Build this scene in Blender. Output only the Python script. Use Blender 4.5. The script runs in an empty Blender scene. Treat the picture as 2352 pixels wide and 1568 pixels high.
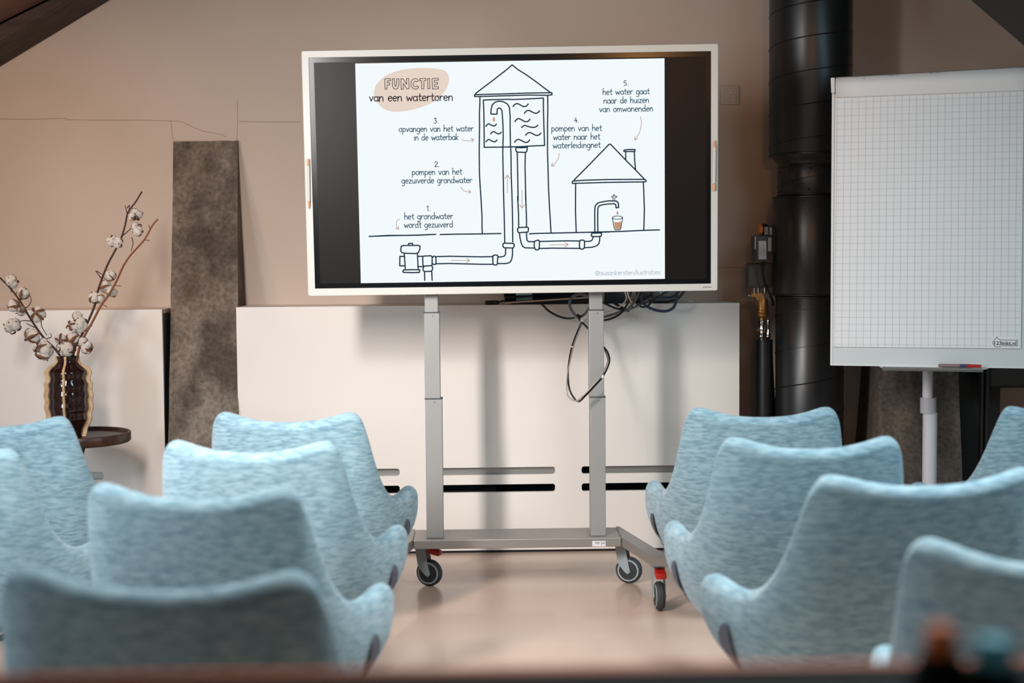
import bpy, bmesh, math, random
from mathutils import Vector, Matrix
R = math.radians
random.seed(7)
S = bpy.context.scene
COL = S.collection
# ------------------------------------------------------------------ camera
FPX, CX, CY = 3267.0, 1176.0, 784.0
CAM = Vector((0, 0, 1.3))
ROT = (Matrix.Rotation(R(-1.5), 3, 'Z') @ Matrix.Rotation(R(90 - 3.4), 3, 'X') @ Matrix.Rotation(R(-0.46), 3, 'Z'))
cd = bpy.data.cameras.new('camera'); cam = bpy.data.objects.new('camera', cd); COL.objects.link(cam)
cam.location = CAM; cam.rotation_euler = ROT.to_euler()
cd.sensor_width = 36; cd.lens = 36 * FPX / 2352; cd.clip_start = .05
cd.dof.use_dof = True; cd.dof.focus_distance = 5.75; cd.dof.aperture_fstop = 1.75
S.camera = cam
# ------------------------------------------------------------------ world, light, exposure
w = bpy.data.worlds.new('world'); S.world = w; w.use_nodes = True
w.node_tree.nodes['Background'].inputs[0].default_value = (.6, .75, 1, 1)
w.node_tree.nodes['Background'].inputs[1].default_value = .5
S.view_settings.view_transform = 'Standard'; S.view_settings.look = 'None'
S.view_settings.exposure = 0; S.view_settings.gamma = 1; S.view_settings.use_curve_mapping = False
def area(name, loc, target, size, power, color, sy=None, spread=180):
    l = bpy.data.lights.new(name, 'AREA'); l.energy = power; l.color = color; l.size = size
    if sy: l.shape = 'RECTANGLE'; l.size_y = sy
    else: l.shape = 'DISK'
    l.spread = R(spread)
    o = bpy.data.objects.new(name, l); COL.objects.link(o); o.location = loc
    o.rotation_euler = (Vector(target) - Vector(loc)).to_track_quat('-Z', 'Y').to_euler()
    return o
area('softbox_main', (-1.2, 2.75, 1.98), (.1, 6.2, .3), .2, 21, (1, .95, .92), sy=.85, spread=82)
area('ceiling_lamp_key', (-1.27, 2.3, 2.56), (0.05, 6.2, .1), .46, 8, (1, .86, .76), spread=80)
area('window_left', (-3.05, 2.3, 1.35), (-.3, 5.0, .8), .6, 32, (.8, .92, 1), sy=.8, spread=150)
area('ceiling_lamp_left', (-2.1, 5.2, 2.1), (-1.9, 6.5, 1.2), .2, 5, (1, .6, .36), spread=150)
area('pendant_amber', (.86, 2.0, 2.08), (.86, 5.45, 2.05), .14, .8, (1, .45, .12), spread=50)
area('skylight_left', (-2.55, 3.2, 1.93), (-2.55 + .48, 3.2, .93), 1.1, 20, (.55, .84, 1), sy=1.8)
area('skylight_right', (2.45, 3.2, 2.2), (2.45 - .84, 3.2, 1.2), 1.0, 44, (.5, .84, 1), sy=1.6)
area('ceiling_fill', (0.6, 2.9, 3.3), (0.6, 2.9, 0), 1.0, 52, (1, .96, .92), sy=1.0, spread=100)  # unseen fill light added overhead to lift the ambient level
area('rear_fill', (0.3, -1.9, 1.7), (0.3, 5, 1.5), 2.2, 5, (1, .94, .9), sy=1.3)  # added neutral fill behind the camera, no window built there
# ------------------------------------------------------------------ projection helpers
def ray(px, py):
    return ROT @ Vector(((px - CX) / FPX, -(py - CY) / FPX, -1))
def at_y(px, py, y):
    d = ray(px, py); return CAM + d * (y / d.y)
def at_z(px, py, z):
    d = ray(px, py); return CAM + d * ((z - CAM.z) / d.z)
def at_plane(px, py, p0, n):
    d = ray(px, py); return CAM + d * ((p0 - CAM).dot(n) / d.dot(n))
# ------------------------------------------------------------------ materials
def lin(c):
    return tuple((v / 255 / 12.92 if v / 255 <= .04045 else ((v / 255 + .055) / 1.055) ** 2.4) for v in c) + (1,)
MATS = {}
def mat(name, rgb, rough=.6, metal=0, rgb2=None, scale=8, stretch=(1, 1, 1), bump=0, bscale=200, mix=(.35, .65), spec=.5, sheen=0, coat=0, detail=4, trans=0, alpha=1, grain=False):
    if name in MATS: return MATS[name]
    m = bpy.data.materials.new(name); m.use_nodes = True; nt = m.node_tree; N = nt.nodes; L = nt.links
    b = N['Principled BSDF']; b.inputs['Base Color'].default_value = lin(rgb)
    b.inputs['Roughness'].default_value = rough; b.inputs['Metallic'].default_value = metal
    b.inputs['Specular IOR Level'].default_value = spec
    b.inputs['Sheen Weight'].default_value = sheen; b.inputs['Coat Weight'].default_value = coat
    b.inputs['Transmission Weight'].default_value = trans; b.inputs['Alpha'].default_value = alpha
    tc = N.new('ShaderNodeTexCoord')
    if rgb2:
        mp = N.new('ShaderNodeMapping'); mp.inputs['Scale'].default_value = stretch
        nz = N.new('ShaderNodeTexNoise'); nz.inputs['Scale'].default_value = scale; nz.inputs['Detail'].default_value = detail
        rp = N.new('ShaderNodeValToRGB'); rp.color_ramp.elements[0].position = mix[0]; rp.color_ramp.elements[1].position = mix[1]
        rp.color_ramp.elements[0].color = lin(rgb2); rp.color_ramp.elements[1].color = lin(rgb)
        L.new(tc.outputs['Object'], mp.inputs[0]); L.new(mp.outputs[0], nz.inputs['Vector'])
        L.new(nz.outputs[0], rp.inputs[0]); L.new(rp.outputs[0], b.inputs['Base Color'])
    if grain:
        n3 = N.new('ShaderNodeTexNoise'); n3.inputs['Scale'].default_value = 55; n3.inputs['Detail'].default_value = 6
        r3 = N.new('ShaderNodeValToRGB'); r3.color_ramp.elements[0].position = .3; r3.color_ramp.elements[1].position = .72
        r3.color_ramp.elements[0].color = (.62, .6, .58, 1); r3.color_ramp.elements[1].color = (1.35, 1.32, 1.28, 1)
        mx = N.new('ShaderNodeMix'); mx.data_type = 'RGBA'; mx.blend_type = 'MULTIPLY'; mx.inputs[0].default_value = 1; mx.clamp_result = False
        L.new(tc.outputs['Object'], n3.inputs['Vector']); L.new(n3.outputs[0], r3.inputs[0]); L.new(rp.outputs[0], mx.inputs[6]); L.new(r3.outputs[0], mx.inputs[7]); L.new(mx.outputs[2], b.inputs['Base Color'])
    if bump:
        n2 = N.new('ShaderNodeTexNoise'); n2.inputs['Scale'].default_value = bscale; n2.inputs['Detail'].default_value = 3
        bp = N.new('ShaderNodeBump'); bp.inputs['Strength'].default_value = bump; bp.inputs['Distance'].default_value = .002
        L.new(tc.outputs['Object'], n2.inputs['Vector']); L.new(n2.outputs[0], bp.inputs['Height']); L.new(bp.outputs[0], b.inputs['Normal'])
    MATS[name] = m; return m
def emis(name, rgb, s=1.0):
    m = bpy.data.materials.new(name); m.use_nodes = True; nt = m.node_tree; nt.nodes.clear()
    e = nt.nodes.new('ShaderNodeEmission'); e.inputs[0].default_value = lin(rgb); e.inputs[1].default_value = s
    o = nt.nodes.new('ShaderNodeOutputMaterial'); nt.links.new(e.outputs[0], o.inputs[0]); return m
M_wall = mat('plaster', (198, 179, 165), .85, rgb2=(190, 171, 157), scale=1.2, bump=.25, bscale=60)
M_floor = mat('poured_floor', (196, 170, 154), .28, rgb2=(188, 162, 146), scale=1.6, bump=.04, bscale=12, coat=.15)
M_ceil = mat('ceiling_boards', (120, 82, 66), .8, rgb2=(96, 62, 50), scale=3)
M_ceil2 = mat('ceiling_grey', (92, 92, 88), .85)
M_beam = mat('dark_wood', (62, 40, 28), .7, rgb2=(34, 20, 14), scale=3, stretch=(1, 8, 8), bump=.3, bscale=40)
M_conc = mat('concrete', (126, 114, 103), .85, rgb2=(76, 65, 56), scale=5, stretch=(1.4, 1, .8), bump=.5, bscale=50, detail=9, mix=(.38, .62), grain=True)
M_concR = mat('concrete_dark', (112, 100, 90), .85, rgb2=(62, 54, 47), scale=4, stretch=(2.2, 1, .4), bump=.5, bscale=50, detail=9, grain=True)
M_cab = mat('cabinet_white', (226, 218, 211), .5)
M_cabin = mat('cabinet_inside_shade', (28, 28, 30), .5)  # dark colour paints the shade behind the slots
M_alu = mat('brushed_aluminium', (165, 166, 164), .38, metal=.85, bump=.03, bscale=300)
M_base = mat('grey_painted_steel', (150, 145, 141), .4, metal=.5)
M_col = mat('silver_paint', (150, 149, 147), .5, metal=.3)
M_frame = mat('bezel_white', (203, 198, 191), .4)
M_black = mat('black_glass', (12, 15, 18), .2, spec=.25)
M_panel = mat('switched_off_panel', (28, 24, 24), .34, spec=.12)
M_blk = mat('black_plastic', (18, 18, 20), .45)
M_blkpipe = mat('black_painted_steel', (22, 23, 25), .36, spec=.6, bump=.08, bscale=150)
M_seam = mat('black_seam', (14, 14, 15), .4)
M_rubber = mat('tyre_rubber', (52, 56, 60), .6)
M_hub = mat('wheel_hub', (38, 40, 43), .5)
M_grey = mat('light_grey_plastic', (150, 160, 163), .5)
M_red = mat('red_plastic', (175, 26, 16), .45)
M_brass = mat('brass', (205, 150, 92), .36, metal=.85)
M_chrome = mat('nickel', (205, 195, 188), .2, metal=1)
M_gbox = mat('junction_grey', (92, 90, 86), .6)
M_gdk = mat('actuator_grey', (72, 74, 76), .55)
M_lab = mat('paper_label', (215, 210, 212), .6)
M_ink = mat('ink', (30, 30, 34), .7)
M_orange = mat('amber_plastic', (230, 120, 20), .3)
M_insul = mat('pipe_foam', (24, 25, 27), .35)
M_fabric = mat('blue_knit_fabric', (150, 178, 189), .95, rgb2=(98, 132, 147), scale=30, stretch=(1, 1, 4.5), bump=.9, bscale=420, sheen=.35, mix=(.3, .68), detail=6, spec=.2)
M_slit = mat('slit_shade_grey', (88, 90, 104), .9)  # flat dark grey standing for shade inside the chair arm slit
M_leg = mat('chair_leg_black', (20, 20, 22), .4)
M_paper = mat('flipchart_paper', (238, 234, 233), .8)
M_paper2 = mat('rolled_paper', (236, 231, 229), .8)
M_grid = mat('grid_ink', (186, 187, 192), .8)
M_board = mat('whiteboard_enamel', (212, 213, 212), .35)
M_edge = mat('white_trim', (226, 222, 218), .45)
M_post = mat('post_light_grey', (206, 203, 208), .4)
M_post2 = mat('post_collar_grey', (176, 175, 180), .45)
M_walnut = mat('walnut', (74, 44, 34), .38, rgb2=(46, 26, 20), scale=5, stretch=(1, 8, 8))
M_vase = mat('vase_glaze', (34, 14, 12), .12, coat=.6)
M_fin = mat('vase_bare_clay', (205, 172, 132), .7, rgb2=(180, 140, 100), scale=30)
M_cot = mat('cotton', (244, 228, 212), .95, bump=1, bscale=130, sheen=.5)
M_husk = mat('cotton_husk', (78, 44, 28), .85, rgb2=(128, 80, 50), scale=2)
M_twig = mat('twig_dark', (62, 38, 30), .8, bump=.4)
M_twig2 = mat('twig_red', (120, 66, 40), .8, bump=.4)
M_cabk = mat('cable_black', (20, 20, 20), .5)
M_cabg = mat('cable_grey', (150, 140, 132), .5)
M_cabw = mat('cable_white', (206, 196, 188), .5)
M_cabb = mat('sleeve_blue', (70, 78, 105), .5)
M_sleeve = mat('sleeve_dark', (46, 48, 58), .5)
M_sleevel = mat('sleeve_light', (150, 150, 160), .5)
M_gold = mat('laptop_gold', (222, 190, 168), .35, metal=.6)
M_lapscr = mat('laptop_screen_black', (16, 24, 32), .2)
M_glass = mat('clear_plastic', (205, 210, 210), .1, trans=.8)
M_table = mat('table_black_top', (9, 8, 8), .7, spec=.1)
M_tedge = mat('table_edge_wood', (165, 84, 40), .5)
M_plate = mat('socket_plastic', (186, 172, 162), .5)
M_crack = mat('hairline_crack', (146, 122, 106), .9)
E_slide = emis('slide_white', (243, 250, 253), 1.0)
E_navy = emis('slide_navy', (22, 45, 62), 1.0)
E_text = emis('slide_text', (38, 74, 96), 1.0)
E_dark = emis('slide_dark_text', (40, 34, 40), 1.0)
E_blob = emis('slide_beige', (231, 213, 200), 1.0)
E_drop = emis('slide_tan', (198, 150, 122), 1.0)
E_arrow = emis('slide_arrow', (190, 163, 150), 1.0)
E_tag = emis('slide_pale_text', (178, 192, 205), 1.0)
# ------------------------------------------------------------------ object helpers
def link(name, me, m=None, parent=None, loc=None):
    o = bpy.data.objects.new(name, me); COL.objects.link(o)
    if m and me: me.materials.append(m)
    if parent: o.parent = parent
    if loc is not None: o.location = loc
    return o
def finish(bm, smooth=False, ang=35):
    bmesh.ops.recalc_face_normals(bm, faces=bm.faces)
    me = bpy.data.meshes.new('m'); bm.to_mesh(me); bm.free()
    if smooth:
        for p in me.polygons: p.use_smooth = True
        if ang < 180:
            try: me.set_sharp_from_angle(angle=R(ang))
            except Exception: pass
    return me
def obj(name, bm, m, parent=None, smooth=False, ang=35, loc=None):
    return link(name, finish(bm, smooth, ang), m, parent, loc)
def thing(name, label, cat, loc=(0, 0, 0), rz=0, group=None):
    o = bpy.data.objects.new(name, None); COL.objects.link(o); o.empty_display_size = .05
    o.location = loc; o.rotation_euler = (0, 0, rz); o['label'] = label; o['category'] = cat
    if group: o['group'] = group
    return o
def tag(o, label, cat, group=None):
    o['label'] = label; o['category'] = cat
    if group: o['group'] = group
    return o
def struct(o): o['kind'] = 'structure'; return o
def rebase(o, children=()):
    """give a world-space root an origin at its base; parts keep their world place"""
    return o
def box(bm, a, b, bev=0, seg=2):
    a, b = Vector(a), Vector(b)
    r = bmesh.ops.create_cube(bm, size=1)
    vs = r['verts']
    for v in vs: v.co = Vector(((a[i] + b[i]) / 2 + v.co[i] * (b[i] - a[i]) for i in range(3)))
    if bev:
        es = {e for v in vs for e in v.link_edges}
        bmesh.ops.bevel(bm, geom=list(es), offset=bev, segments=seg, affect='EDGES', profile=.5)
    return vs
def BOX(a, b, bev=0, seg=2):
    bm = bmesh.new(); box(bm, a, b, bev, seg); return bm
def prism(bm, pts, d, bev=0):
    vs = [bm.verts.new(p) for p in pts]; f = bm.faces.new(vs)
    r = bmesh.ops.extrude_face_region(bm, geom=[f])
    nv = [v for v in r['geom'] if isinstance(v, bmesh.types.BMVert)]
    for v in nv: v.co += Vector(d)
    if bev:
        bmesh.ops.recalc_face_normals(bm, faces=bm.faces)
        bmesh.ops.bevel(bm, geom=[e for e in bm.edges if e.calc_face_angle(0) > .5], offset=bev, segments=2, affect='EDGES')
def PRISM(pts, d, bev=0):
    bm = bmesh.new(); prism(bm, pts, d, bev); return bm
def smoothpts(P, n=6):
    P = [Vector(p) for p in P]
    if len(P) < 3: return P
    out = []
    Q = [P[0] * 2 - P[1]] + P + [P[-1] * 2 - P[-2]]
    for i in range(1, len(Q) - 2):
        a, b, c, d = Q[i - 1:i + 3]
        for k in range(n):
            t = k / n
            out.append(.5 * ((2 * b) + (c - a) * t + (2 * a - 5 * b + 4 * c - d) * t * t + (3 * b - a - 3 * c + d) * t ** 3))
    out.append(P[-1]); return out
def tube(bm, P, r, n=8, sm=6, cap=True):
    P = smoothpts(P, sm) if sm else [Vector(p) for p in P]
    rings = []; prev = None
    for i, p in enumerate(P):
        t = (P[min(i + 1, len(P) - 1)] - P[max(i - 1, 0)]).normalized()
        if prev is None:
            a = Vector((0, 0, 1)) if abs(t.z) < .9 else Vector((1, 0, 0))
            u = t.cross(a).normalized()
        else: u = (prev - t * prev.dot(t)).normalized()
        prev = u; v = t.cross(u)
        rr = r(i / (len(P) - 1)) if callable(r) else r
        rings.append([bm.verts.new(p + (u * math.cos(2 * math.pi * k / n) + v * math.sin(2 * math.pi * k / n)) * rr) for k in range(n)])
    for a, b in zip(rings, rings[1:]):
        for k in range(n): bm.faces.new((a[k], a[(k + 1) % n], b[(k + 1) % n], b[k]))
    if cap: bm.faces.new(rings[0][::-1]); bm.faces.new(rings[-1])
    return rings
def TUBE(P, r, n=8, sm=6):
    bm = bmesh.new(); tube(bm, P, r, n, sm); return bm
def lathe(bm, prof, n=48, c=(0, 0), cap=True):
    rings = [[bm.verts.new((c[0] + r * math.cos(2 * math.pi * k / n), c[1] + r * math.sin(2 * math.pi * k / n), z)) for k in range(n)] for r, z in prof]
    for a, b in zip(rings, rings[1:]):
        for k in range(n): bm.faces.new((a[k], a[(k + 1) % n], b[(k + 1) % n], b[k]))
    if cap: bm.faces.new(rings[0][::-1]); bm.faces.new(rings[-1])
def LATHE(prof, n=48, c=(0, 0), cap=True):
    bm = bmesh.new(); lathe(bm, prof, n, c, cap); return bm
def cyl(bm, a, b, r, r2=None, n=24):
    r2 = r if r2 is None else r2
    a, b = Vector(a), Vector(b)
    return tube(bm, [a, b], lambda t: r + (r2 - r) * t, n, 0)
def CYL(a, b, r, r2=None, n=24):
    bm = bmesh.new(); cyl(bm, a, b, r, r2, n); return bm
def plate(outer, holes, y0, y1, bev=0.002):
    """flat plate in xz with real openings"""
    cu = bpy.data.curves.new('c', 'CURVE'); cu.dimensions = '2D'; cu.fill_mode = 'BOTH'
    for poly in [outer] + holes:
        s = cu.splines.new('POLY'); s.points.add(len(poly) - 1); s.use_cyclic_u = True
        for p, q in zip(s.points, poly): p.co = (q[0], q[1], 0, 1)
    cu.extrude = abs(y1 - y0) / 2
    o = bpy.data.objects.new('tmp', cu); COL.objects.link(o)
    dg = bpy.context.evaluated_depsgraph_get(); me = bpy.data.meshes.new_from_object(o.evaluated_get(dg))
    bpy.data.objects.remove(o); bpy.data.curves.remove(cu)
    ym = (y0 + y1) / 2
    for v in me.vertices: v.co = Vector((v.co.x, ym - v.co.z, v.co.y))
    me.materials.clear()
    return me
def rrect(x0, z0, x1, z1, r, n=6):
    out = []
    for cx, cz, a in ((x1 - r, z0 + r, -90), (x1 - r, z1 - r, 0), (x0 + r, z1 - r, 90), (x0 + r, z0 + r, 180)):
        for k in range(n + 1):
            t = R(a + 90 * k / n); out.append((cx + r * math.cos(t), cz + r * math.sin(t)))
    return out
def textmesh(s, M, thick=.0):
    """printed lettering: text turned into a flat mesh, placed by matrix M (unit: cap height about .7)"""
    cu = bpy.data.curves.new('t', 'FONT'); cu.body = s; cu.offset = .018 if '123' in s else 0; cu.extrude = thick; cu.resolution_u = 3
    o = bpy.data.objects.new('tmp', cu); COL.objects.link(o)
    dg = bpy.context.evaluated_depsgraph_get(); me = bpy.data.meshes.new_from_object(o.evaluated_get(dg))
    bpy.data.objects.remove(o); bpy.data.curves.remove(cu); me.materials.clear()
    xs = [v.co.x for v in me.vertices]; ys = [v.co.y for v in me.vertices]
    x0, x1, y0, y1 = min(xs), max(xs), min(ys), max(ys)
    for v in me.vertices: v.co = M((v.co.x - x0) / (x1 - x0), (v.co.y - y0) / (y1 - y0))
    return me
# ================================================================== STRUCTURE
WY = 6.5
def plane_quad(name, pts, m, thick, par=None):
    return obj(name, PRISM(pts, thick), m, par)
fl = struct(obj('floor', BOX((-3.7, -2.2, -.1), (3.7, WY + .1, 0)), M_floor))
# gable end wall
LA, LB = at_y(0, 52, 6.2), at_y(105, 0, 6.2)
sl = (LB.z - LA.z) / (LB.x - LA.x)
RA, RB = at_y(2230, 0, WY), at_y(2352, 105, WY)
sr = (RB.z - RA.z) / (RB.x - RA.x)
def zl(x): return LA.z + sl * (x - LA.x)
def zr(x): return RA.z + sr * (x - RA.x)
xr = (RA.z - sr * RA.x - LA.z + sl * LA.x) / (sl - sr); zt = zl(xr)
XL, XR = -3.6, 3.6
for nm, y in (('wall_back', WY), ('wall_rear', -2.2)):
    struct(obj(nm, PRISM([(XL, y, 0), (XR, y, 0), (XR, y, zr(XR)), (xr, y, zt), (XL, y, zl(XL))], (0, .12 if y > 0 else -.12, 0)), M_wall))
struct(obj('wall_left', BOX((XL - .12, -2.2, 0), (XL, WY, zl(XL))), M_wall))
struct(obj('wall_right', BOX((XR, -2.2, 0), (XR + .12, WY, zr(XR))), M_wall))
struct(obj('ceiling', PRISM([(XL - .1, -2.2, zl(XL - .1)), (xr, -2.2, zt), (xr, -2.2, zt + .1), (XL - .1, -2.2, zl(XL - .1) + .1)], (0, WY + 2.2, 0)), M_ceil))
struct(obj('ceiling', PRISM([(xr, -2.2, zt), (XR + .1, -2.2, zr(XR + .1)), (XR + .1, -2.2, zr(XR + .1) + .1), (xr, -2.2, zt + .1)], (0, WY + 2.2, 0)), M_ceil2))
# rafter along the gable
BA, BB = at_y(0, 100, 6.2), at_y(165, 0, 6.2)
sb = (BB.z - BA.z) / (BB.x - BA.x)
def zb(x): return BA.z + sb * (x - BA.x)
x0, x1 = XL, xr - .1
struct(obj('trim_rafter', PRISM([(x0, 6.2, zb(x0)), (x1, 6.2, zb(x1)), (x1, 6.2, zl(x1) - .002), (x0, 6.2, zl(x0) - .002)], (0, .298, 0), .006), M_beam))
# hairline cracks and the filled niche line over the rib
wb = bpy.data.objects['wall_back']
def crack(pp):
    o = obj('plaster_crack', TUBE([at_y(x, y, WY + .0002) for x, y in pp], .0012, 5, 3), M_crack, wb)
crack([(0, 273), (60, 274), (148, 272), (155, 275), (250, 276), (330, 276), (392, 278), (415, 279), (440, 290), (470, 302), (500, 307), (520, 314)])
crack([(545, 230), (546, 280), (544, 322)]); crack([(392, 275), (395, 300), (397, 322)]); crack([(550, 279), (620, 280), (690, 280)])
crack([(398, 324), (470, 325), (544, 325)]); crack([(1650, 615), (1690, 614), (1720, 615)])
# ------------------------------------------------------------------ concrete ribs (buttresses leaning out of the wall)
def rib(yt, pxl, pxr, zbot_px, d0, d1, m):
    """pxl, pxr: (px at top, px at y=1000) of both edges; d0, d1: depth of the front face at the top and at the floor"""
    bm = bmesh.new(); n = 14; grid = []
    za = at_y(pxl[0], yt, d0).z
    for i in range(n + 1):
        t = i / n; z = za * (1 - t); y = d0 + (d1 - d0) * t
        row = []
        q = 590 + (1.3 - z) / y * FPX; f = (q - yt) / (1000 - yt)
        xl = at_y(pxl[0] + (pxl[1] - pxl[0]) * f, q, y).x; xr_ = at_y(pxr[0] + (pxr[1] - pxr[0]) * f, q, y).x
        for j in range(9):
            u = j / 8; e = (random.random() - .5) * .003
            row.append(bm.verts.new((xl + (xr_ - xl) * u + (e if j in (0, 8) else 0), y + e * .5, z + (random.random() * .006 if i == 0 else 0))))
        grid.append(row)
    for i in range(n):
        for j in range(8): bm.faces.new((grid[i][j], grid[i][j + 1], grid[i + 1][j + 1], grid[i + 1][j]))
    for side in (0, 8):
        back = [bm.verts.new((grid[i][side].co.x, WY + .02, grid[i][side].co.z)) for i in range(n + 1)]
        for i in range(n):
            f = (grid[i][side], grid[i + 1][side], back[i + 1], back[i])
            bm.faces.new(f if side == 0 else f[::-1])
        grid[0].append(back[0])
    tb = (grid[0][9], grid[0][10]); bm.faces.new([*grid[0][:9], tb[1], tb[0]][::-1])
    return bm
struct(obj('trim_concrete_rib', rib(326, (398, 387), (546, 546), 0, WY - .012, 6.02, M_conc), M_conc))
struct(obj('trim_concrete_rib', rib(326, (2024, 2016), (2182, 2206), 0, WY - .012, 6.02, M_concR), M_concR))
# small patches of light grout stuck on the ribs are left to the material
# ================================================================== RADIATOR COVERS
def cabinet(px0, px1, pytop, label, slots, leftx=None):
    F = 6.2
    xa = at_y(px0, 900, F).x if leftx is None else leftx
    xb = at_y(px1, 900, F).x
    zt_ = at_y((max(px0, 0) + px1) / 2, pytop, F).z
    t = thing('radiator_cover', label, 'radiator cover', ((xa + xb) / 2, F + .15, 0), group=None)
    off = Vector(t.location)
    def P(name, me_or_bm, m):
        me = me_or_bm if isinstance(me_or_bm, bpy.types.Mesh) else finish(me_or_bm)
        me.transform(Matrix.Translation(-off)); return link(name, me, m, t)
    holes = []
    zs = []
    for row in ((1073, 1090), (1112, 1130)):
        za, zb_ = at_y(1147, row[1], F).z, at_y(1147, row[0], F).z; zs.append((za, zb_))
        for s0, s1 in slots:
            q0, q1 = at_y(s0, 1100, F).x, at_y(s1, 1100, F).x
            if q0 < xa + .03: q0 = xa + .05
            if q1 > xb - .03: q1 = xb - .05
            if q1 - q0 > .1: holes.append(rrect(q0, za, q1, zb_, .011)[::-1])
    P('front_panel', plate([(xa, .012), (xb, .012), (xb, zt_), (xa, zt_)], holes, F, F + .018), M_cab)
    P('top_panel', BOX((xa, F + .0185, zt_ - .018), (xb, WY - .002, zt_), .001, 1), M_cab)
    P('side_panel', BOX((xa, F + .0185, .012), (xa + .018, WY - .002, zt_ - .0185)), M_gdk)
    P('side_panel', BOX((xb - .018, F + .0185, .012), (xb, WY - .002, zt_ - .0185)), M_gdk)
    P('plinth', BOX((xa + .02, F + .01, 0.0005), (xb - .02, F + .03, .011)), M_blk)
    P('back_board', BOX((xa + .02, F + .22, .02), (xb - .02, F + .23, zt_ - .02)), M_cabin)
    (za, zb_), (zc, zd) = zs
    for s0, s1 in slots:
        q0, q1 = at_y(s0, 1100, F).x, at_y(s1, 1100, F).x
        q0 = max(q0, xa + .03); q1 = min(q1, xb - .03)
        if q1 - q0 < .1: continue
        P('rail', BOX((q0 + .055, F + .024, za - .008), (q1 + .02, F + .05, zb_ + .008), .004), M_alu)
        P('radiator_fin_block', BOX((q0 + .02, F + .12, zc - .02), (q0 + (q1 - q0) * .55, F + .16, zd + .006), .003), M_blk)
    return t
SL = [(265, 561), (622, 918), (979, 1275), (1336, 1632)]
cabR = cabinet(546, 1698, 700.5, 'wide white radiator cover with rounded slots, standing behind the screen trolley', SL[1:])
cabL = cabinet(0, 376, 712, 'white radiator cover left of the leaning concrete rib, behind the vase', [(-350, -80), (-20, 238)], leftx=XL + .02)
# ================================================================== WALL SOCKET
t = thing('wall_socket', 'beige double wall socket plate between the big screen and the black flue pipe', 'socket', at_y(1676, 219, WY))
c = Vector(t.location)
def rel(me, t): me.transform(Matrix.Translation(-Vector(t.location))); return me
def part(name, bm, m, t, smooth=False, ang=35):
    me = rel(finish(bm, smooth, ang), t); return link(name, me, m, t)
h = .043
part('cover_plate', BOX((c.x - h, WY - .011, c.z - h), (c.x + h, WY, c.z + h), .005, 3), M_plate, t)
part('insert', BOX((c.x - h * .68, WY - .015, c.z - h * .68), (c.x + h * .68, WY - .0112, c.z + h * .68), .002), M_plate, t)
for s in (-1, 1):
    part('rocker', BOX((c.x + s * .0145 - .010, WY - .019, c.z - .018), (c.x + s * .0145 + .010, WY - .0153, c.z + .006), .0015), M_plate, t)
    part('hole', CYL((c.x + s * .012, WY - .0155, c.z + .017), (c.x + s * .012, WY - .0145, c.z + .017), .002, n=10), M_blk, t)
# ================================================================== BIG INTERACTIVE DISPLAY
DP = at_y(1176, 390, 5.46)
DN = Vector((.023, 1, .05)).normalized()      # points away from the camera
def D(px, py, off=0):                          # point on the display face, off = metres towards the room
    return at_plane(px, py, DP, DN) - DN * off
disp = thing('interactive_display', 'large white framed presentation screen showing a water tower drawing', 'screen', D(1178, 674))
QO = [(692, 117), (1650, 100), (1648, 667), (708, 680)]
QI = [(709, 132.5), (1633, 117.5), (1632.6, 651), (724, 662.5)]
QA = [(721, 144), (1622, 129.5), (1622, 640), (736, 651)]
QS = [(816, 146), (1526, 134), (1527, 640), (829, 650)]
def ringframe(qo, qi, off0, off1):
    bm = bmesh.new()
    def rounded(q, r):
        out = []
        P = [D(*p) for p in q]
        for i in range(4):
            a, b, c_ = P[i - 1], P[i], P[(i + 1) % 4]
            u, v = (a - b).normalized(), (c_ - b).normalized()
            for k in range(5):
                t = k / 4; out.append(b + u * r * (1 - t) ** 2 + v * r * t ** 2)
        return out
    o_, i_ = rounded(qo, .008), rounded(qi, .002)
    L = []
    for pts, off in ((o_, off0), (o_, off1 - .003), (None, None), (i_, off1), (i_, off1 - .006)):
        if pts is None:
            cen = sum(o_, Vector()) / len(o_)
            L.append([bm.verts.new(p + (cen - p).normalized() * .003 - DN * off1) for p in o_])
        else: L.append([bm.verts.new(p - DN * off) for p in pts])
    n = len(o_)
    for a, b in zip(L, L[1:]):
        for k in range(n): bm.faces.new((a[k], a[(k + 1) % n], b[(k + 1) % n], b[k]))
    bm.faces.new(L[0])
    return bm
part('frame', ringframe(QO, QI, -.05, .006), M_frame, disp, True, 30)
def quad(q, off, th=.001): return PRISM([D(*p, off) for p in q], DN * th)
gl = part('glass_border', quad(QI, .001, .02), M_black, disp)
part('dark_panel', quad(QA, .0018, .0005), M_panel, disp)
slide = part('slide', quad(QS, .0026, .0005), E_slide, disp)
# back box of the screen
cb = D(1178, 400, -.051)
part('rear_housing', BOX((cb.x - .2, cb.y - .0, cb.z - .28), (cb.x + .2, cb.y + .06, cb.z + .28), .01), M_blk, disp)
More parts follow.
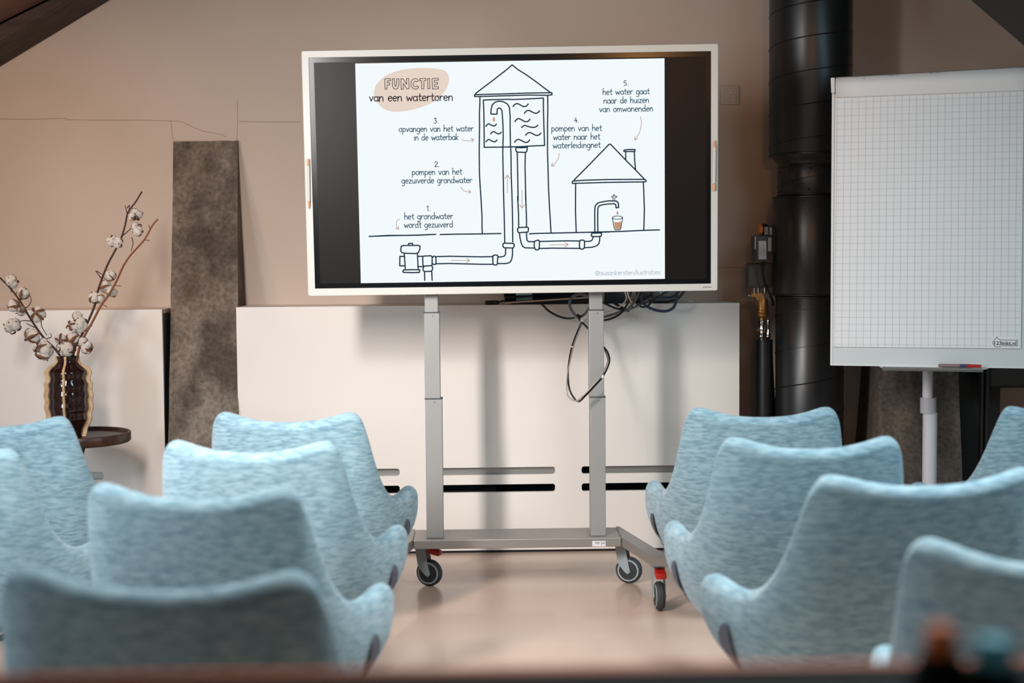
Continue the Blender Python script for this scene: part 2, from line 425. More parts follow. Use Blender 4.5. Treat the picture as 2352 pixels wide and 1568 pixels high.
# ---- printing on the slide: strokes as flat ribbons on the picture
def stroke(bm, pts, wpx, off=.0034, sm=0, closed=False):
    P = [Vector((x, y, 0)) for x, y in pts]
    if closed: P = P + [P[0]]
    if sm: P = smoothpts(P, sm)
    r = wpx / 2
    for a, b in zip(P, P[1:]):
        d = (b - a)
        if d.length < 1e-5: continue
        d.normalize(); n = Vector((-d.y, d.x, 0)) * r
        q = [a + n, b + n, b - n, a - n]
        bm.faces.new([bm.verts.new(D(v.x, v.y, off)) for v in q])
    step = 1 if not sm else 1
    for i in range(0, len(P), step):
        p = P[i]
        bm.faces.new([bm.verts.new(D(p.x + r * math.cos(k * math.pi / 4), p.y + r * math.sin(k * math.pi / 4), off)) for k in range(8)])
def Z(ox, oy, s): return lambda pts: [(ox + x / s, oy + y / s) for x, y in pts]
def ink(bm, m, name):
    me = bpy.data.meshes.new('m'); bm.to_mesh(me); bm.free(); rel(me, disp)
    o = link(name, me, m, slide); o.matrix_parent_inverse = Matrix.Identity(4); return o
Tz = Z(1080, 140, 7.465); Hz = Z(1290, 320, 6.533); Pz = Z(860, 530, 6.918); Bz = Z(1170, 500, 10.226); Gz = Z(1060, 100, 3.92); Kz = Z(1120, 400, 3.92); Lz = Z(680, 400, 4.612)
W = 3.0
bm = bmesh.new()
# water tower
for pts, sm in [
    (Tz([(92, 562), (110, 545), (240, 445), (400, 325), (560, 200), (650, 130), (718, 68), (820, 150), (950, 230), (1100, 335), (1250, 450), (1370, 538)]), 0),
    (Tz([(80, 578), (300, 572), (500, 568), (740, 560), (1000, 550), (1400, 545), (1402, 580), (1330, 590), (1000, 585), (740, 593), (500, 600), (250, 608), (75, 610), (72, 590), (80, 578)]), 0),
    (Tz([(168, 612), (165, 750), (158, 900), (160, 1100), (158, 1300), (155, 1568)]) + Lz([(1943, 0), (1950, 120), (1962, 300), (1970, 450), (1970, 560), (1972, 628)]), 0),
    (Tz([(1328, 592), (1330, 800), (1325, 1100), (1325, 1568)]) + Kz([(545, 0), (548, 120), (557, 300), (566, 450), (571, 525)]), 0),
    (Tz([(225, 672), (330, 665), (650, 658), (720, 662), (900, 655), (1100, 645), (1255, 637), (1255, 800), (1262, 1100), (1270, 1300), (1275, 1448), (1100, 1455), (860, 1470), (560, 1476), (240, 1480), (240, 1300), (235, 900), (225, 672)]), 0),
    (Tz([(460, 912), (355, 910), (355, 870), (360, 820), (380, 750), (430, 705), (495, 690), (570, 700), (640, 740), (672, 800), (685, 950), (685, 1150), (690, 1450), (698, 1568)]) + Kz([(212, 0), (218, 150), (222, 300), (225, 450), (226, 610)]), 0),
    (Tz([(460, 912), (462, 860), (465, 825), (490, 805), (520, 815), (545, 850), (553, 950), (562, 1100), (565, 1300), (560, 1470), (558, 1568)]) + Kz([(140, 0), (143, 150), (150, 400), (154, 615)]), 0),
    (Tz([(790, 1480), (782, 1510), (785, 1540), (800, 1562), (950, 1568), (968, 1550), (978, 1510), (978, 1480)]), 0), (Tz([(790, 1483), (880, 1487), (978, 1480)]), 0),
    (Gz([(502, 985), (505, 1150), (508, 1300), (510, 1411)]) + Kz([(270, 200), (278, 350), (280, 480)]), 0),
    (Gz([(575, 982), (572, 1100), (575, 1250), (578, 1411)]) + Kz([(342, 150), (345, 260), (350, 400), (350, 478)]), 0)]:
    stroke(bm, pts, W, sm=sm)
for pts in [[(735, 780), (765, 745), (810, 732), (860, 755), (910, 780), (960, 775), (995, 738)], [(930, 898), (960, 860), (1005, 848), (1055, 870), (1110, 896), (1155, 890), (1190, 855)],
            [(767, 1040), (800, 1000), (840, 990), (890, 1015), (940, 1040), (990, 1035), (1025, 998)], [(880, 1140), (920, 1110), (950, 1108), (1010, 1128), (1070, 1138), (1120, 1132), (1160, 1103)],
            [(950, 1275), (980, 1240), (1025, 1228), (1075, 1250), (1130, 1275), (1180, 1268), (1212, 1235)], [(760, 1392), (790, 1358), (835, 1345), (885, 1368), (940, 1395), (985, 1390), (1020, 1352)],
            [(267, 1122), (295, 1088), (325, 1080), (360, 1100), (400, 1115), (430, 1105), (448, 1082)], [(352, 1250), (380, 1218), (410, 1213), (445, 1235), (485, 1250), (515, 1240), (530, 1220)], [(270, 1385), (300, 1352), (330, 1348), (365, 1370), (410, 1385), (440, 1375), (458, 1352)]]:
    stroke(bm, Tz(pts), W, sm=3)
# house, tap
for pts in [[(188, 608), (350, 445), (560, 230), (705, 80), (722, 70), (740, 80), (960, 310), (1100, 450), (1235, 590)],
            [(165, 625), (350, 612), (700, 602), (1000, 600), (1240, 600), (1265, 612), (1265, 630), (1240, 638), (1000, 640), (700, 645), (350, 655), (160, 660), (158, 640), (165, 625)],
            [(210, 660), (208, 850), (208, 1100), (218, 1390)], [(1225, 645), (1232, 800), (1240, 1050), (1232, 1360)],
            [(940, 160), (1000, 152), (1100, 152), (1098, 182), (1000, 182), (935, 182), (932, 168), (940, 160)], [(960, 185), (960, 310)], [(1090, 185), (1095, 320), (1108, 460)],
            [(0, 1402), (300, 1395), (600, 1388), (900, 1380), (1200, 1365), (1468, 1357)],
            [(498, 1385), (496, 1200), (497, 1050), (505, 995), (540, 955), (600, 938), (700, 922), (820, 925), (848, 950), (855, 1020), (818, 1028), (810, 980), (790, 965), (700, 968), (610, 980), (560, 1000), (543, 1030), (540, 1200), (543, 1385)],
            [(770, 915), (772, 872), (752, 868), (752, 855), (778, 852), (778, 828), (792, 828), (796, 852), (825, 855), (828, 868), (798, 872), (796, 918)]]:
    stroke(bm, Hz(pts), W if pts[0] != (770, 915) else 1.7)
stroke(bm, Hz([(760, 1175), (772, 1250), (790, 1345), (810, 1358), (870, 1358), (885, 1340), (905, 1240), (915, 1170)]), 1.8)
stroke(bm, Hz([(760, 1172), (780, 1155), (835, 1148), (895, 1155), (914, 1170), (895, 1190), (835, 1198), (780, 1192), (760, 1172)]), 1.6)
# underground pipes
for pts in [[(0, 85), (230, 72), (500, 72), (750, 65), (970, 55)], [(1045, 58), (1300, 52), (1700, 48), (2010, 42)],
            [(540, 228), (545, 200), (605, 197), (610, 228)], [(430, 240), (470, 232), (700, 230), (725, 240), (722, 290), (700, 345), (660, 360), (480, 355), (440, 345), (420, 320), (422, 270), (430, 240)],
            [(475, 365), (485, 490), (490, 600)], [(685, 370), (690, 480), (695, 600)], [(470, 405), (405, 405), (403, 555), (475, 555)],
            [(690, 405), (765, 403)], [(695, 565), (770, 567)], [(465, 620), (600, 615), (720, 618), (720, 640), (712, 660), (600, 663), (460, 658), (452, 640), (465, 620)],
            [(768, 410), (785, 400), (900, 395), (918, 415), (918, 480), (915, 550), (790, 560), (772, 540), (768, 410)], [(785, 570), (772, 600), (780, 635), (800, 645), (905, 642), (925, 610), (925, 575), (915, 560)],
            [(797, 650), (800, 785)], [(912, 645), (918, 785)], [(928, 420), (940, 400), (965, 405), (978, 425), (980, 510), (968, 532), (945, 535), (925, 520)],
            [(985, 408), (1200, 403), (1500, 408), (1700, 412), (1875, 408)], [(985, 522), (1200, 518), (1500, 525), (1700, 530), (1875, 530)],
            [(1885, 395), (1900, 385), (1950, 385), (1962, 400), (1957, 450), (1955, 520), (1940, 540), (1900, 540), (1885, 525), (1880, 450), (1885, 395)],
            [(1962, 415), (2020, 412), (2065, 400), (2083, 370), (2085, 280)], [(1962, 520), (2100, 518), (2150, 500), (2180, 460), (2192, 390), (2195, 280)],
            [(2055, 195), (2200, 198), (2222, 215), (2215, 260), (2195, 272), (2060, 268), (2042, 245), (2042, 215), (2055, 195)]]:
    stroke(bm, Pz(pts), W)
stroke(bm, Lz([(775, 658), (1000, 650), (1300, 645), (1480, 636)]), W)
for pts in [[(215, 230), (330, 222), (430, 222), (448, 240), (445, 300), (430, 335), (330, 342), (215, 347), (195, 325), (190, 260), (215, 230)],
            [(235, 355), (250, 480), (280, 600), (310, 670), (370, 705), (575, 710)], [(400, 350), (405, 450), (415, 530), (450, 558), (580, 562)],
            [(590, 550), (660, 525), (690, 525), (705, 550), (705, 650), (695, 730), (670, 752), (620, 752), (595, 720), (580, 640), (590, 550)],
            [(715, 555), (1000, 548), (1350, 540), (1640, 545)], [(705, 720), (1000, 712), (1300, 714), (1640, 718)],
            [(1650, 540), (1670, 525), (1740, 525), (1762, 545), (1765, 620), (1755, 710), (1730, 735), (1670, 732), (1650, 700), (1642, 620), (1650, 540)],
            [(1770, 555), (1880, 552), (1935, 530), (1958, 480), (1962, 450)], [(1765, 702), (1950, 690), (2050, 655), (2105, 600), (2118, 520), (2120, 450)],
            [(1935, 360), (2160, 355), (2160, 410), (2140, 438), (1950, 440), (1920, 420), (1935, 360)], [(470, 375), (700, 365), (1200, 355), (1568, 345), (2000, 338), (2352, 332)]]:
    stroke(bm, Bz(pts), W)
ink(bm, E_navy, 'line_drawing')
# arrows
def arrow(pts, head):
    bm = bmesh.new(); stroke(bm, pts, 1.6, sm=4); (x, y), (a, b_) = pts[-1], pts[-2]
    d = math.atan2(y - b_, x - a)
    for s in (-1, 1): stroke(bm, [(x, y), (x - head * math.cos(d + s * .6), y - head * math.sin(d + s * .6))], 1.7)
    ink(bm, E_arrow, 'arrow')
arrow([(1061, 320), (1068, 323), (1078, 323.6), (1088.7, 320.2)], 7); arrow([(1058.4, 429.3), (1062, 435), (1070, 439.5), (1082, 440.8)], 7)
arrow([(918, 503), (912, 507), (910.3, 513), (911, 520), (915.5, 526.5)], 7); arrow([(1284.5, 352), (1283, 361), (1277, 373), (1266.5, 381.3)], 8)
arrow([(1470.7, 268), (1473, 281), (1470, 300), (1465, 310), (1458, 321.4)], 8)
arrow([(1165.8, 443), (1165.5, 420), (1165.4, 402)], 10); arrow([(1198.8, 437), (1199, 460), (1199, 478)], 10)
arrow([(1037, 598), (1058, 597.8), (1079, 597.6)], 9); arrow([(1262.5, 562), (1285, 561.8), (1305, 561.5)], 9)
def fillpoly(pts, off, m, name):
    b2 = bmesh.new(); b2.faces.new([b2.verts.new(D(x, y, off)) for x, y in pts]); return ink(b2, m, name)
blob = [p[:2] for p in smoothpts([(*p, 0) for p in Z(680, 80, 4.612)([(826, 600), (850, 530), (940, 440), (1100, 375), (1300, 352), (1480, 358), (1580, 385), (1622, 460), (1600, 560), (1540, 640), (1430, 725), (1250, 790), (1070, 815), (950, 795), (870, 730), (830, 660), (826, 600)])], 5)][:-1]
fillpoly(blob, .0031, E_blob, 'beige_shape')
def dropshape(x, y, w_, h_):
    return [(x + w_ * math.sin(t) * (math.sin(t / 2) ** 1.4), y - h_ / 2 * math.cos(t)) for t in [2 * math.pi * k / 20 for k in range(20)]]
fillpoly(dropshape(1134.5, 273, 3.6, 12), .0031, E_drop, 'water_drop'); fillpoly(dropshape(1418, 488, 3.2, 10), .0031, E_drop, 'water_drop')
fillpoly(Hz([(785, 1238), (835, 1242), (895, 1230), (885, 1335), (870, 1348), (808, 1348), (798, 1335)]), .0031, E_drop, 'glass_of_water')
# ---- handwritten lettering: one-stroke alphabet
def arc(cx, cy, rx, ry, a0, a1, n=8):
    return [(cx + rx * math.cos(R(a0 + (a1 - a0) * k / n)), cy + ry * math.sin(R(a0 + (a1 - a0) * k / n))) for k in range(n + 1)]
o_ = arc(.38, .5, .34, .5, 60, 420, 12)
G = {
 'a': (.8, [arc(.36, .48, .31, .46, 50, 320, 10), [(.64, .95), (.66, .5), (.74, .02)]]),
 'b': (.8, [[(.12, 1.75), (.1, .05)], arc(.38, .45, .3, .45, 150, -150, 10)]),
 'c': (.7, [arc(.4, .5, .33, .5, 50, 310, 10)]),
 'd': (.85, [arc(.36, .46, .3, .44, 50, 320, 10), [(.66, 1.75), (.66, .6), (.72, .02)]]),
 'e': (.75, [[(.1, .52), (.62, .58)], arc(.37, .5, .3, .48, 15, 315, 10)]),
 'g': (.8, [arc(.36, .5, .3, .45, 50, 320, 10), [(.64, .95), (.66, .2), (.6, -.45), (.35, -.65), (.12, -.5)]]),
 'h': (.8, [[(.12, 1.75), (.1, 0)], [(.12, .55), (.3, .9), (.5, .95), (.62, .7), (.66, 0)]]),
 'i': (.36, [[(.16, .95), (.17, 0)]]),
 'k': (.75, [[(.12, 1.75), (.1, 0)], [(.6, .95), (.14, .42), (.62, 0)]]),
 'l': (.36, [[(.16, 1.75), (.17, 0)]]),
 'm': (1.15, [[(.1, .95), (.1, 0)], [(.11, .5), (.25, .88), (.42, .92), (.52, .7), (.54, 0)], [(.54, .5), (.68, .88), (.86, .92), (.97, .7), (1.0, 0)]]),
 'n': (.8, [[(.1, .95), (.1, 0)], [(.11, .5), (.28, .88), (.48, .94), (.62, .7), (.66, 0)]]),
 'o': (.78, [arc(.37, .48, .3, .47, 70, 440, 12), [(.45, .92), (.6, .97)]]),
 'p': (.8, [[(.12, .95), (.1, -.65)], arc(.38, .5, .3, .45, 150, -150, 10)]),
 'r': (.62, [[(.1, .95), (.11, 0)], [(.12, .5), (.25, .85), (.42, .95), (.56, .88)]]),
 's': (.65, [[(.56, .85), (.38, .97), (.14, .85), (.16, .6), (.45, .45), (.56, .25), (.42, .03), (.1, .08)]]),
 't': (.62, [[(.28, 1.45), (.27, .25), (.36, .03), (.54, .05)], [(.06, .95), (.54, .98)]]),
 'u': (.8, [[(.1, .95), (.12, .3), (.28, .03), (.5, .1), (.64, .5)], [(.64, .95), (.66, 0)]]),
 'v': (.74, [[(.06, .95), (.34, .02), (.64, .97)]]),
 'w': (1.05, [[(.06, .95), (.26, .02), (.5, .75), (.74, .02), (.96, .97)]]),
 'z': (.72, [[(.08, .93), (.6, .93), (.08, .03), (.64, .03)]]),
 '@': (1.5, [arc(.75, .6, .62, .75, -60, -370, 16), arc(.72, .58, .28, .32, 0, 360, 10), [(1.02, .95), (1.02, .35), (1.2, .25), (1.36, .5)]]),
 '1': (.42, [[(.05, 1.1), (.25, 1.3), (.25, 0)]]),
 '2': (.8, [[(.08, 1.0), (.2, 1.27), (.45, 1.3), (.62, 1.05), (.5, .65), (.08, .03), (.68, .05)]]),
 '3': (.8, [[(.1, 1.28), (.58, 1.28), (.3, .8), (.55, .68), (.62, .35), (.4, .02), (.08, .1)]]),
 '4': (.8, [[(.4, 1.3), (.06, .42), (.68, .45)], [(.5, .8), (.46, 0)]]),
 '5': (.8, [[(.6, 1.3), (.16, 1.28), (.12, .75), (.42, .8), (.62, .5), (.5, .1), (.1, .05)]]),
 '.': (.3, [[(.1, .0), (.13, .02)]]), ' ': (.62, [])}
ST = {'v', 'w', 'z', 'k', '4', 't', '1', '.'}
def write(bm, s, x0, x1, y0, y1, xh, wd):
    tot = sum(G[c][0] for c in s); k = (x1 - x0) / tot; x = 0
    for c in s:
        adv, strokes = G[c]
        for st in strokes:
            pts = []
            for u, v in st:
                X = x0 + (x + u) * k; Yb = y0 + (y1 - y0) * (X - x0) / (x1 - x0)
                pts.append((X, Yb - v * xh))
            stroke(bm, pts, wd, sm=(0 if (c in ST or len(pts) < 3) else 2))
        x += adv
bm = bmesh.new()
for s, x0, x1, y0, y1 in [('3.', 996, 1008, 283, 283), ('opvangen van het water', 916, 1088, 302.9, 301.4), ('in de waterbak', 950, 1054, 322.4, 321),
    ('2.', 998, 1010, 382.8, 382.6), ('pompen van het', 946, 1062, 401.8, 400.5), ('gezuiverde grondwater', 922.5, 1085, 421.2, 419.8),
    ('1.', 980, 989, 484, 483.8), ('het grondwater', 928.5, 1041, 503.6, 502.2), ('wordt gezuiverd', 928, 1041, 522.9, 521.6),
    ('4.', 1319, 1330, 281.2, 281), ('pompen van het', 1266, 1383, 301.5, 300.2), ('water naar het', 1270.5, 1379, 321.4, 319.8), ('waterleidingnet', 1269.5, 1380, 340.6, 338.9),
    ('5.', 1432, 1444, 196.6, 196.4), ('het water gaat', 1384, 1492.5, 217.9, 216), ('naar de huizen', 1386, 1491, 237.8, 236), ('van omwonenden', 1376, 1500.5, 257.4, 255.4)]:
    write(bm, s, x0, x1, y0, y1, 8.6, 1.75)
ink(bm, E_text, 'captions')
bm = bmesh.new(); write(bm, 'van een watertoren', 848, 1041, 232.9, 231, 11.2, 2.3); ink(bm, E_dark, 'subtitle')
bm = bmesh.new(); write(bm, '@susankerstenillustraties', 1366, 1517, 631.6, 629.6, 6.8, 1.3); ink(bm, E_tag, 'signature')
bm = bmesh.new()
Fz = Z(680, 80, 4.612)
for pts in [[(942, 466), (1000, 464), (1003, 486), (968, 488), (967, 508), (992, 508), (992, 530), (967, 532), (963, 574), (944, 576)],
            [(1020, 466), (1042, 464), (1046, 530), (1056, 548), (1066, 530), (1068, 466), (1090, 466), (1090, 535), (1076, 568), (1054, 576), (1032, 566), (1022, 535)],
            [(1112, 466), (1134, 466), (1172, 525), (1172, 464), (1195, 464), (1197, 570), (1176, 574), (1138, 515), (1138, 574), (1114, 578)],
            [(1298, 484), (1282, 498), (1262, 490), (1246, 505), (1242, 530), (1252, 548), (1272, 550), (1286, 540), (1300, 556), (1280, 574), (1250, 574), (1225, 556), (1216, 520), (1226, 482), (1255, 464), (1282, 468)],
            [(1312, 464), (1376, 462), (1376, 484), (1356, 486), (1354, 572), (1332, 574), (1332, 488), (1312, 488)],
            [(1394, 464), (1416, 463), (1418, 570), (1396, 572)],
            [(1442, 463), (1508, 460), (1508, 480), (1466, 483), (1466, 505), (1500, 505), (1500, 525), (1466, 528), (1467, 550), (1510, 552), (1510, 572), (1446, 574)]]:
    stroke(bm, Fz(pts), 1.5, closed=True)
ink(bm, E_dark, 'title')
def DM(x0, x1, y0, y1, off, slope=0):
    return lambda u, v: D(x0 + (x1 - x0) * u, y1 + (y0 - y1) * v + slope * u, off)
link('brand_lettering', rel(textmesh('SAMSUNG', DM(1614, 1633, 657.3, 660.6, .0065, -.3)), disp), M_ink, disp)
# styluses clipped on the frame
def pen(label, p0, p1, tipdown):
    a, b = D(*p0, .012), D(*p1, .012)
    t = thing('stylus', label, 'pen', b, group=None)
    d = (b - a); L = d.length; d.normalize()
    tip = .22 if tipdown else .14
    part('barrel', CYL(a + d * L * .14, b - d * L * .15, .0058, n=16), M_frame, t, True)
    for e, s, q in ((a, 1, not tipdown), (b, -1, tipdown)):
        if q: part('tip', CYL(e + d * s * L * .145, e, .0058, .0028, 14), mat('pen_wood', (214, 160, 118), .5), t, True)
        else: part('end_cap', CYL(e + d * s * L * .135, e, .0058, .005, 14), mat('pen_wood', (214, 160, 118), .5), t, True)
pen('white stylus with wooden tip clipped to left edge of the screen', (709, 365), (711, 478), True)
pen('white stylus with wooden tip clipped to right edge of the screen', (1640.5, 323), (1639, 438), False)
# ================================================================== TROLLEY
CF = 5.52
zbt = at_y(1188, 1238, 5.48).z          # top of base
tro = thing('screen_trolley', 'grey steel trolley on castors carrying the big screen on two telescopic columns', 'trolley', (at_y(1188, 1238, 5.6).x, 5.6, 0))
cx = tro.location.x
ztop = D(1178, 672).z
def column(pxc, segs):
    for i, (x0, x1, y0, y1, d) in enumerate(segs):
        a, b = at_y(x0, y1, CF + d), at_y(x1, y0, CF + d)
        z1 = b.z if i else ztop + .25
        z0 = a.z if i < len(segs) - 1 else zbt + .0005
        nm = 'column_section'
        part(nm, BOX((a.x, CF + d, z0), (b.x, CF + d + (.062 - d * .8), z1), .0025), M_col, tro)
        if i: part('screw', CYL(((a.x + b.x) / 2 + .004, CF + d - .001, z1 - .012), ((a.x + b.x) / 2 + .004, CF + d + .002, z1 - .012), .002, n=10), M_chrome, tro)
        if i: part('collar_edge', BOX((a.x - .002, CF + d - .002, z1 - .0015), (b.x + .002, CF + d + .055, z1 + .003), .001, 1), M_gdk, tro)
column(0, [(975.5, 1005, 600, 718, .014), (976, 1009.5, 718, 916, .007), (980, 1015.5, 916, 1238, 0)])
column(0, [(1354.6, 1384, 600, 712, .014), (1354, 1387, 712, 912, .007), (1357, 1390.5, 912, 1233, 0)])
# base: bridge plate and splayed feet
zb0 = zbt - .036
pa, pb = at_y(949, 1238, 5.485), at_y(1427, 1238, 5.485)
cx0 = (pa.x + pb.x) / 2
part('base_beam', BOX((pa.x, 5.485, zb0), (pb.x, 5.70, zbt), .003), M_base, tro)
ft = [at_z(*p, zbt) for p in ((1396, 1217), (1425.5, 1214), (1540, 1279), (1499, 1279))]
ft[0] = Vector((pb.x + .002 - .0, 5.70, zbt)); ft[0].x = pb.x - .0
ft = [Vector((pb.x + .0015, 5.485, zbt)), Vector((ft[3].x, ft[3].y, zbt)), Vector((ft[2].x, ft[2].y, zbt)), Vector((ft[1].x, 5.72, zbt)), Vector((pb.x + .0015, 5.72, zbt))]
part('foot', PRISM(ft, (0, 0, -.036), .002), M_base, tro)
ftl = [Vector((2 * cx0 - p.x, p.y, p.z)) for p in ft]
part('foot', PRISM(ftl[::-1], (0, 0, -.036), .002), M_base, tro)
def caster(x, y, rz, pedal=True):
    """fork with wheel, ring, pedal; x,y = kingpin"""
    Wr, Wt = .053, .016
    o = bmesh.new(); s = Matrix.Rotation(rz, 4, 'Z')
    # local: wheel axis along x, trail along -y
    fk = bmesh.new(); lathe(fk, [(.026, zb0 - .002), (.027, zb0 - .008), (.024, zb0 - .016)], 20)
    for sx in (-1, 1):
        xx = sx * (Wt + .004)
        prof = [(.018, zb0 - .01), (-.022, zb0 - .012), (-.012 - .028, Wr + .014), (-.045, Wr - .004), (-.034, Wr - .014), (-.022, Wr - .006), (.006, Wr + .028)]
        prism(fk, [(xx, p[0], p[1]) for p in prof], (sx * .003, 0, 0))
    box(fk, (-Wt - .007, -.022, zb0 - .016), (Wt + .007, .018, zb0 - .008), .001, 1)
    def fin(bm, nm, m, par, sm=True):
        bmesh.ops.transform(bm, matrix=Matrix.Translation((x, y, 0)) @ s, verts=bm.verts)
        ob = part(nm, bm, m, tro, sm, 30)
        if par: ob.parent = par; ob.matrix_parent_inverse = Matrix.Identity(4)
        return ob
    f = fin(fk, 'castor', M_grey, None)
    wc = (-.034, Wr)
    wh = bmesh.new(); tube_prof = [(.0, -Wt), (Wr - .012, -Wt + .001), (Wr - .006, -Wt + .002), (Wr, -Wt * .4), (Wr, Wt * .4), (Wr - .006, Wt - .002), (Wr - .012, Wt - .001), (0, Wt)]
    def wheelmesh(bm, prof, n=32):
        rings = [[bm.verts.new((t, wc[0] + r * math.cos(2 * math.pi * k / n), wc[1] + r * math.sin(2 * math.pi * k / n))) for k in range(n)] for r, t in prof if r > 0]
        for a, b in zip(rings, rings[1:]):
            for k in range(n): bm.faces.new((a[k], a[(k + 1) % n], b[(k + 1) % n], b[k]))
        bm.faces.new(rings[0]); bm.faces.new(rings[-1])
    wheelmesh(wh, tube_prof); fin(wh, 'tyre', M_rubber, f)
    for sx in (-1, 1):
        rg = bmesh.new(); wheelmesh(rg, [(Wr - .010, sx * (Wt - .002)), (Wr - .010, sx * (Wt + .0012)), (Wr - .016, sx * (Wt + .0016)), (Wr - .016, sx * (Wt - .002))]); fin(rg, 'wheel_rim', M_grey, f)
        hb = bmesh.new(); wheelmesh(hb, [(Wr - .0165, sx * (Wt - .002)), (Wr - .0165, sx * (Wt + .0018)), (Wr - .026, sx * (Wt + .0026)), (.01, sx * (Wt + .003))]); fin(hb, 'hub', M_hub, f)
        ax = CYL((sx * (Wt + .006), wc[0], wc[1]), (sx * (Wt + .009), wc[0], wc[1]), .006, n=12); fin(ax, 'axle_bolt', M_grey, f)
    pd = bmesh.new(); box(pd, (-.020, -.082, zb0 - .034), (.020, -.030, zb0 - .012), .006, 2)
    for v in pd.verts:
        if v.co.y < -.06: v.co.z -= .010
    fin(pd, 'brake_pedal', M_red, f)
    return f
wp = at_z(985, 1324, 0)
caster(at_z(966, 1324, 0).x + .01, 5.60, R(150 - 90 + 10))
caster(at_z(1412, 1319, 0).x + .01, 5.60, R(150 - 90 + 10))
q = ft[2]; caster((ft[1].x + ft[2].x) / 2 - .005, ft[1].y + .065, R(2))
caster(2 * cx0 - (ft[1].x + ft[2].x) / 2, ft[1].y + .065, R(15))
# maker's sticker
sa, sb_ = at_y(1360.4, 1254.7, 5.484), at_y(1391, 1241.8, 5.484)
stk = part('sticker', BOX((sa.x, 5.4835, sa.z), (sb_.x, 5.4849, sb_.z)), M_lab, tro)
def SM(x0, x1, y0, y1): return lambda u, v: at_y(x0 + (x1 - x0) * u, y1 + (y0 - y1) * v, 5.4830)
link('sticker_lettering', rel(textmesh('ergo', SM(1367.5, 1377.5, 1244.5, 1250)), tro), M_ink, tro)
link('sticker_lettering', rel(textmesh('xs', SM(1383.5, 1389, 1244.5, 1248.5)), tro), M_ink, tro)
link('sticker_mark', rel(textmesh(')', SM(1379, 1383, 1242.8, 1252)), tro), mat('sticker_orange', (225, 90, 40), .6), tro)
# ================================================================== CABLES, LAPTOP
def cable(label, pts, r, m, wrap=None, name='cable', extra=None, n=8):
    P = [at_y(x, y, d) for x, y, d in pts]
    base = min(P, key=lambda p: p.z)
    t = thing(name, label, 'cable', base)
    part('cord', TUBE(P, r, n, 6), m, t, True, 180)
    if wrap:
        Q = smoothpts(P, 24); H = []; prev = None; s = 0
        for i, p in enumerate(Q):
            tt = (Q[min(i + 1, len(Q) - 1)] - Q[max(i - 1, 0)]).normalized()
            u = tt.cross(Vector((0, 1, 0))).normalized() if prev is None else (prev - tt * prev.dot(tt)).normalized()
            prev = u
            if i: s += (p - Q[i - 1]).length
            a = s / .0042 * 2 * math.pi
            v = tt.cross(u)
            H.append((p, u, v, s))
        # resample evenly in s
        W_ = []; tot = H[-1][3]; N = int(tot / .0042 * 7); j = 0
        for k in range(N):
            ss = tot * k / N
            while j < len(H) - 2 and H[j + 1][3] < ss: j += 1
            f = (ss - H[j][3]) / max(1e-9, H[j + 1][3] - H[j][3]); p = H[j][0].lerp(H[j + 1][0], f); a = ss / .0042 * 2 * math.pi
            W_.append(p + (H[j][1] * math.cos(a) + H[j][2] * math.sin(a)) * r)
        part('spiral_wrap', TUBE(W_, .0012, 4, 0), wrap, t, True, 180)
    if extra:
        for (x, y, d, sz) in extra:
            c = at_y(x, y, d); part('cable_clip', BOX((c.x - sz, c.y - sz, c.z - sz * 1.1), (c.x + sz, c.y + sz, c.z + sz * 1.1), sz * .3), M_cabw, t)
    return t
cable('black cable drooping over the radiator cover edge left of the right trolley column', [(1240, 698, 6.3), (1247, 701, 6.16), (1262, 715, 6.14), (1285, 727, 6.12), (1305, 731, 6.1), (1322, 729, 6.05), (1334, 725, 6.0)], .0045, M_cabk)
cable('grey spiral-wrapped cable looping up behind the screen bottom edge', [(1358, 684, 5.9), (1345, 677, 5.9), (1328, 675, 5.9), (1313, 684, 5.9), (1308, 700, 5.9), (1314, 716, 5.92), (1324, 727, 5.95), (1334, 736, 5.98)], .006, M_sleeve, wrap=M_sleevel)
cable('black cable dropping to the tie beside the right trolley column', [(1358, 690, 5.75), (1352, 708, 5.8), (1343, 721, 5.9), (1332, 728, 5.95), (1326, 722, 5.96)], .0048, M_cabk)
cable('short black cable end crossing below the white tie', [(1326, 724, 5.94), (1335, 738, 5.94), (1345, 748, 5.9), (1356, 760, 5.75)], .0045, M_cabk)
cable('white plug lead hanging at the cable tie', [(1350, 726, 5.9), (1343, 729, 5.92), (1338, 735, 5.93), (1333, 742, 5.93)], .004, M_cabw)
cable('black cable of the long double loop round the right trolley column', [(1336, 740, 5.9), (1326, 762, 5.8), (1314, 795, 5.7), (1307, 830, 5.6), (1304.5, 862, 5.52), (1308, 893, 5.46), (1318, 913, 5.45), (1329, 922, 5.45), (1345, 908, 5.45), (1364, 888, 5.45), (1384, 865, 5.46), (1396, 842, 5.5), (1400, 826, 5.56), (1396, 810, 5.62), (1388, 798, 5.66), (1380, 792, 5.7)], .0036, M_cabk,
      extra=[(1337, 735, 5.88, .006), (1313.5, 797, 5.69, .0035), (1304, 868, 5.51, .004), (1326, 921, 5.45, .004), (1383, 864, 5.455, .006)])
cable('thin grey cable of the long double loop beside the black one', [(1337, 741, 5.89), (1329, 762, 5.79), (1317, 795, 5.69), (1309, 830, 5.59), (1303, 862, 5.51), (1302, 893, 5.45), (1306, 911, 5.44), (1322, 920, 5.44), (1340, 908, 5.44), (1361, 886, 5.44), (1381, 861, 5.45), (1392, 840, 5.5), (1396, 826, 5.56), (1391, 808, 5.63), (1385, 798, 5.68)], .0026, M_cabg)
cable('black cable running right from the trolley column over the cover edge', [(1372, 690, 6.12), (1392, 698, 6.1), (1415, 708, 6.1), (1445, 714, 6.1)], .0048, M_cabk)
cable('black cable end with thick plug right of the trolley column', [(1412, 697, 6.14), (1428, 706, 6.12), (1444, 714, 6.1)], .006, M_cabk)
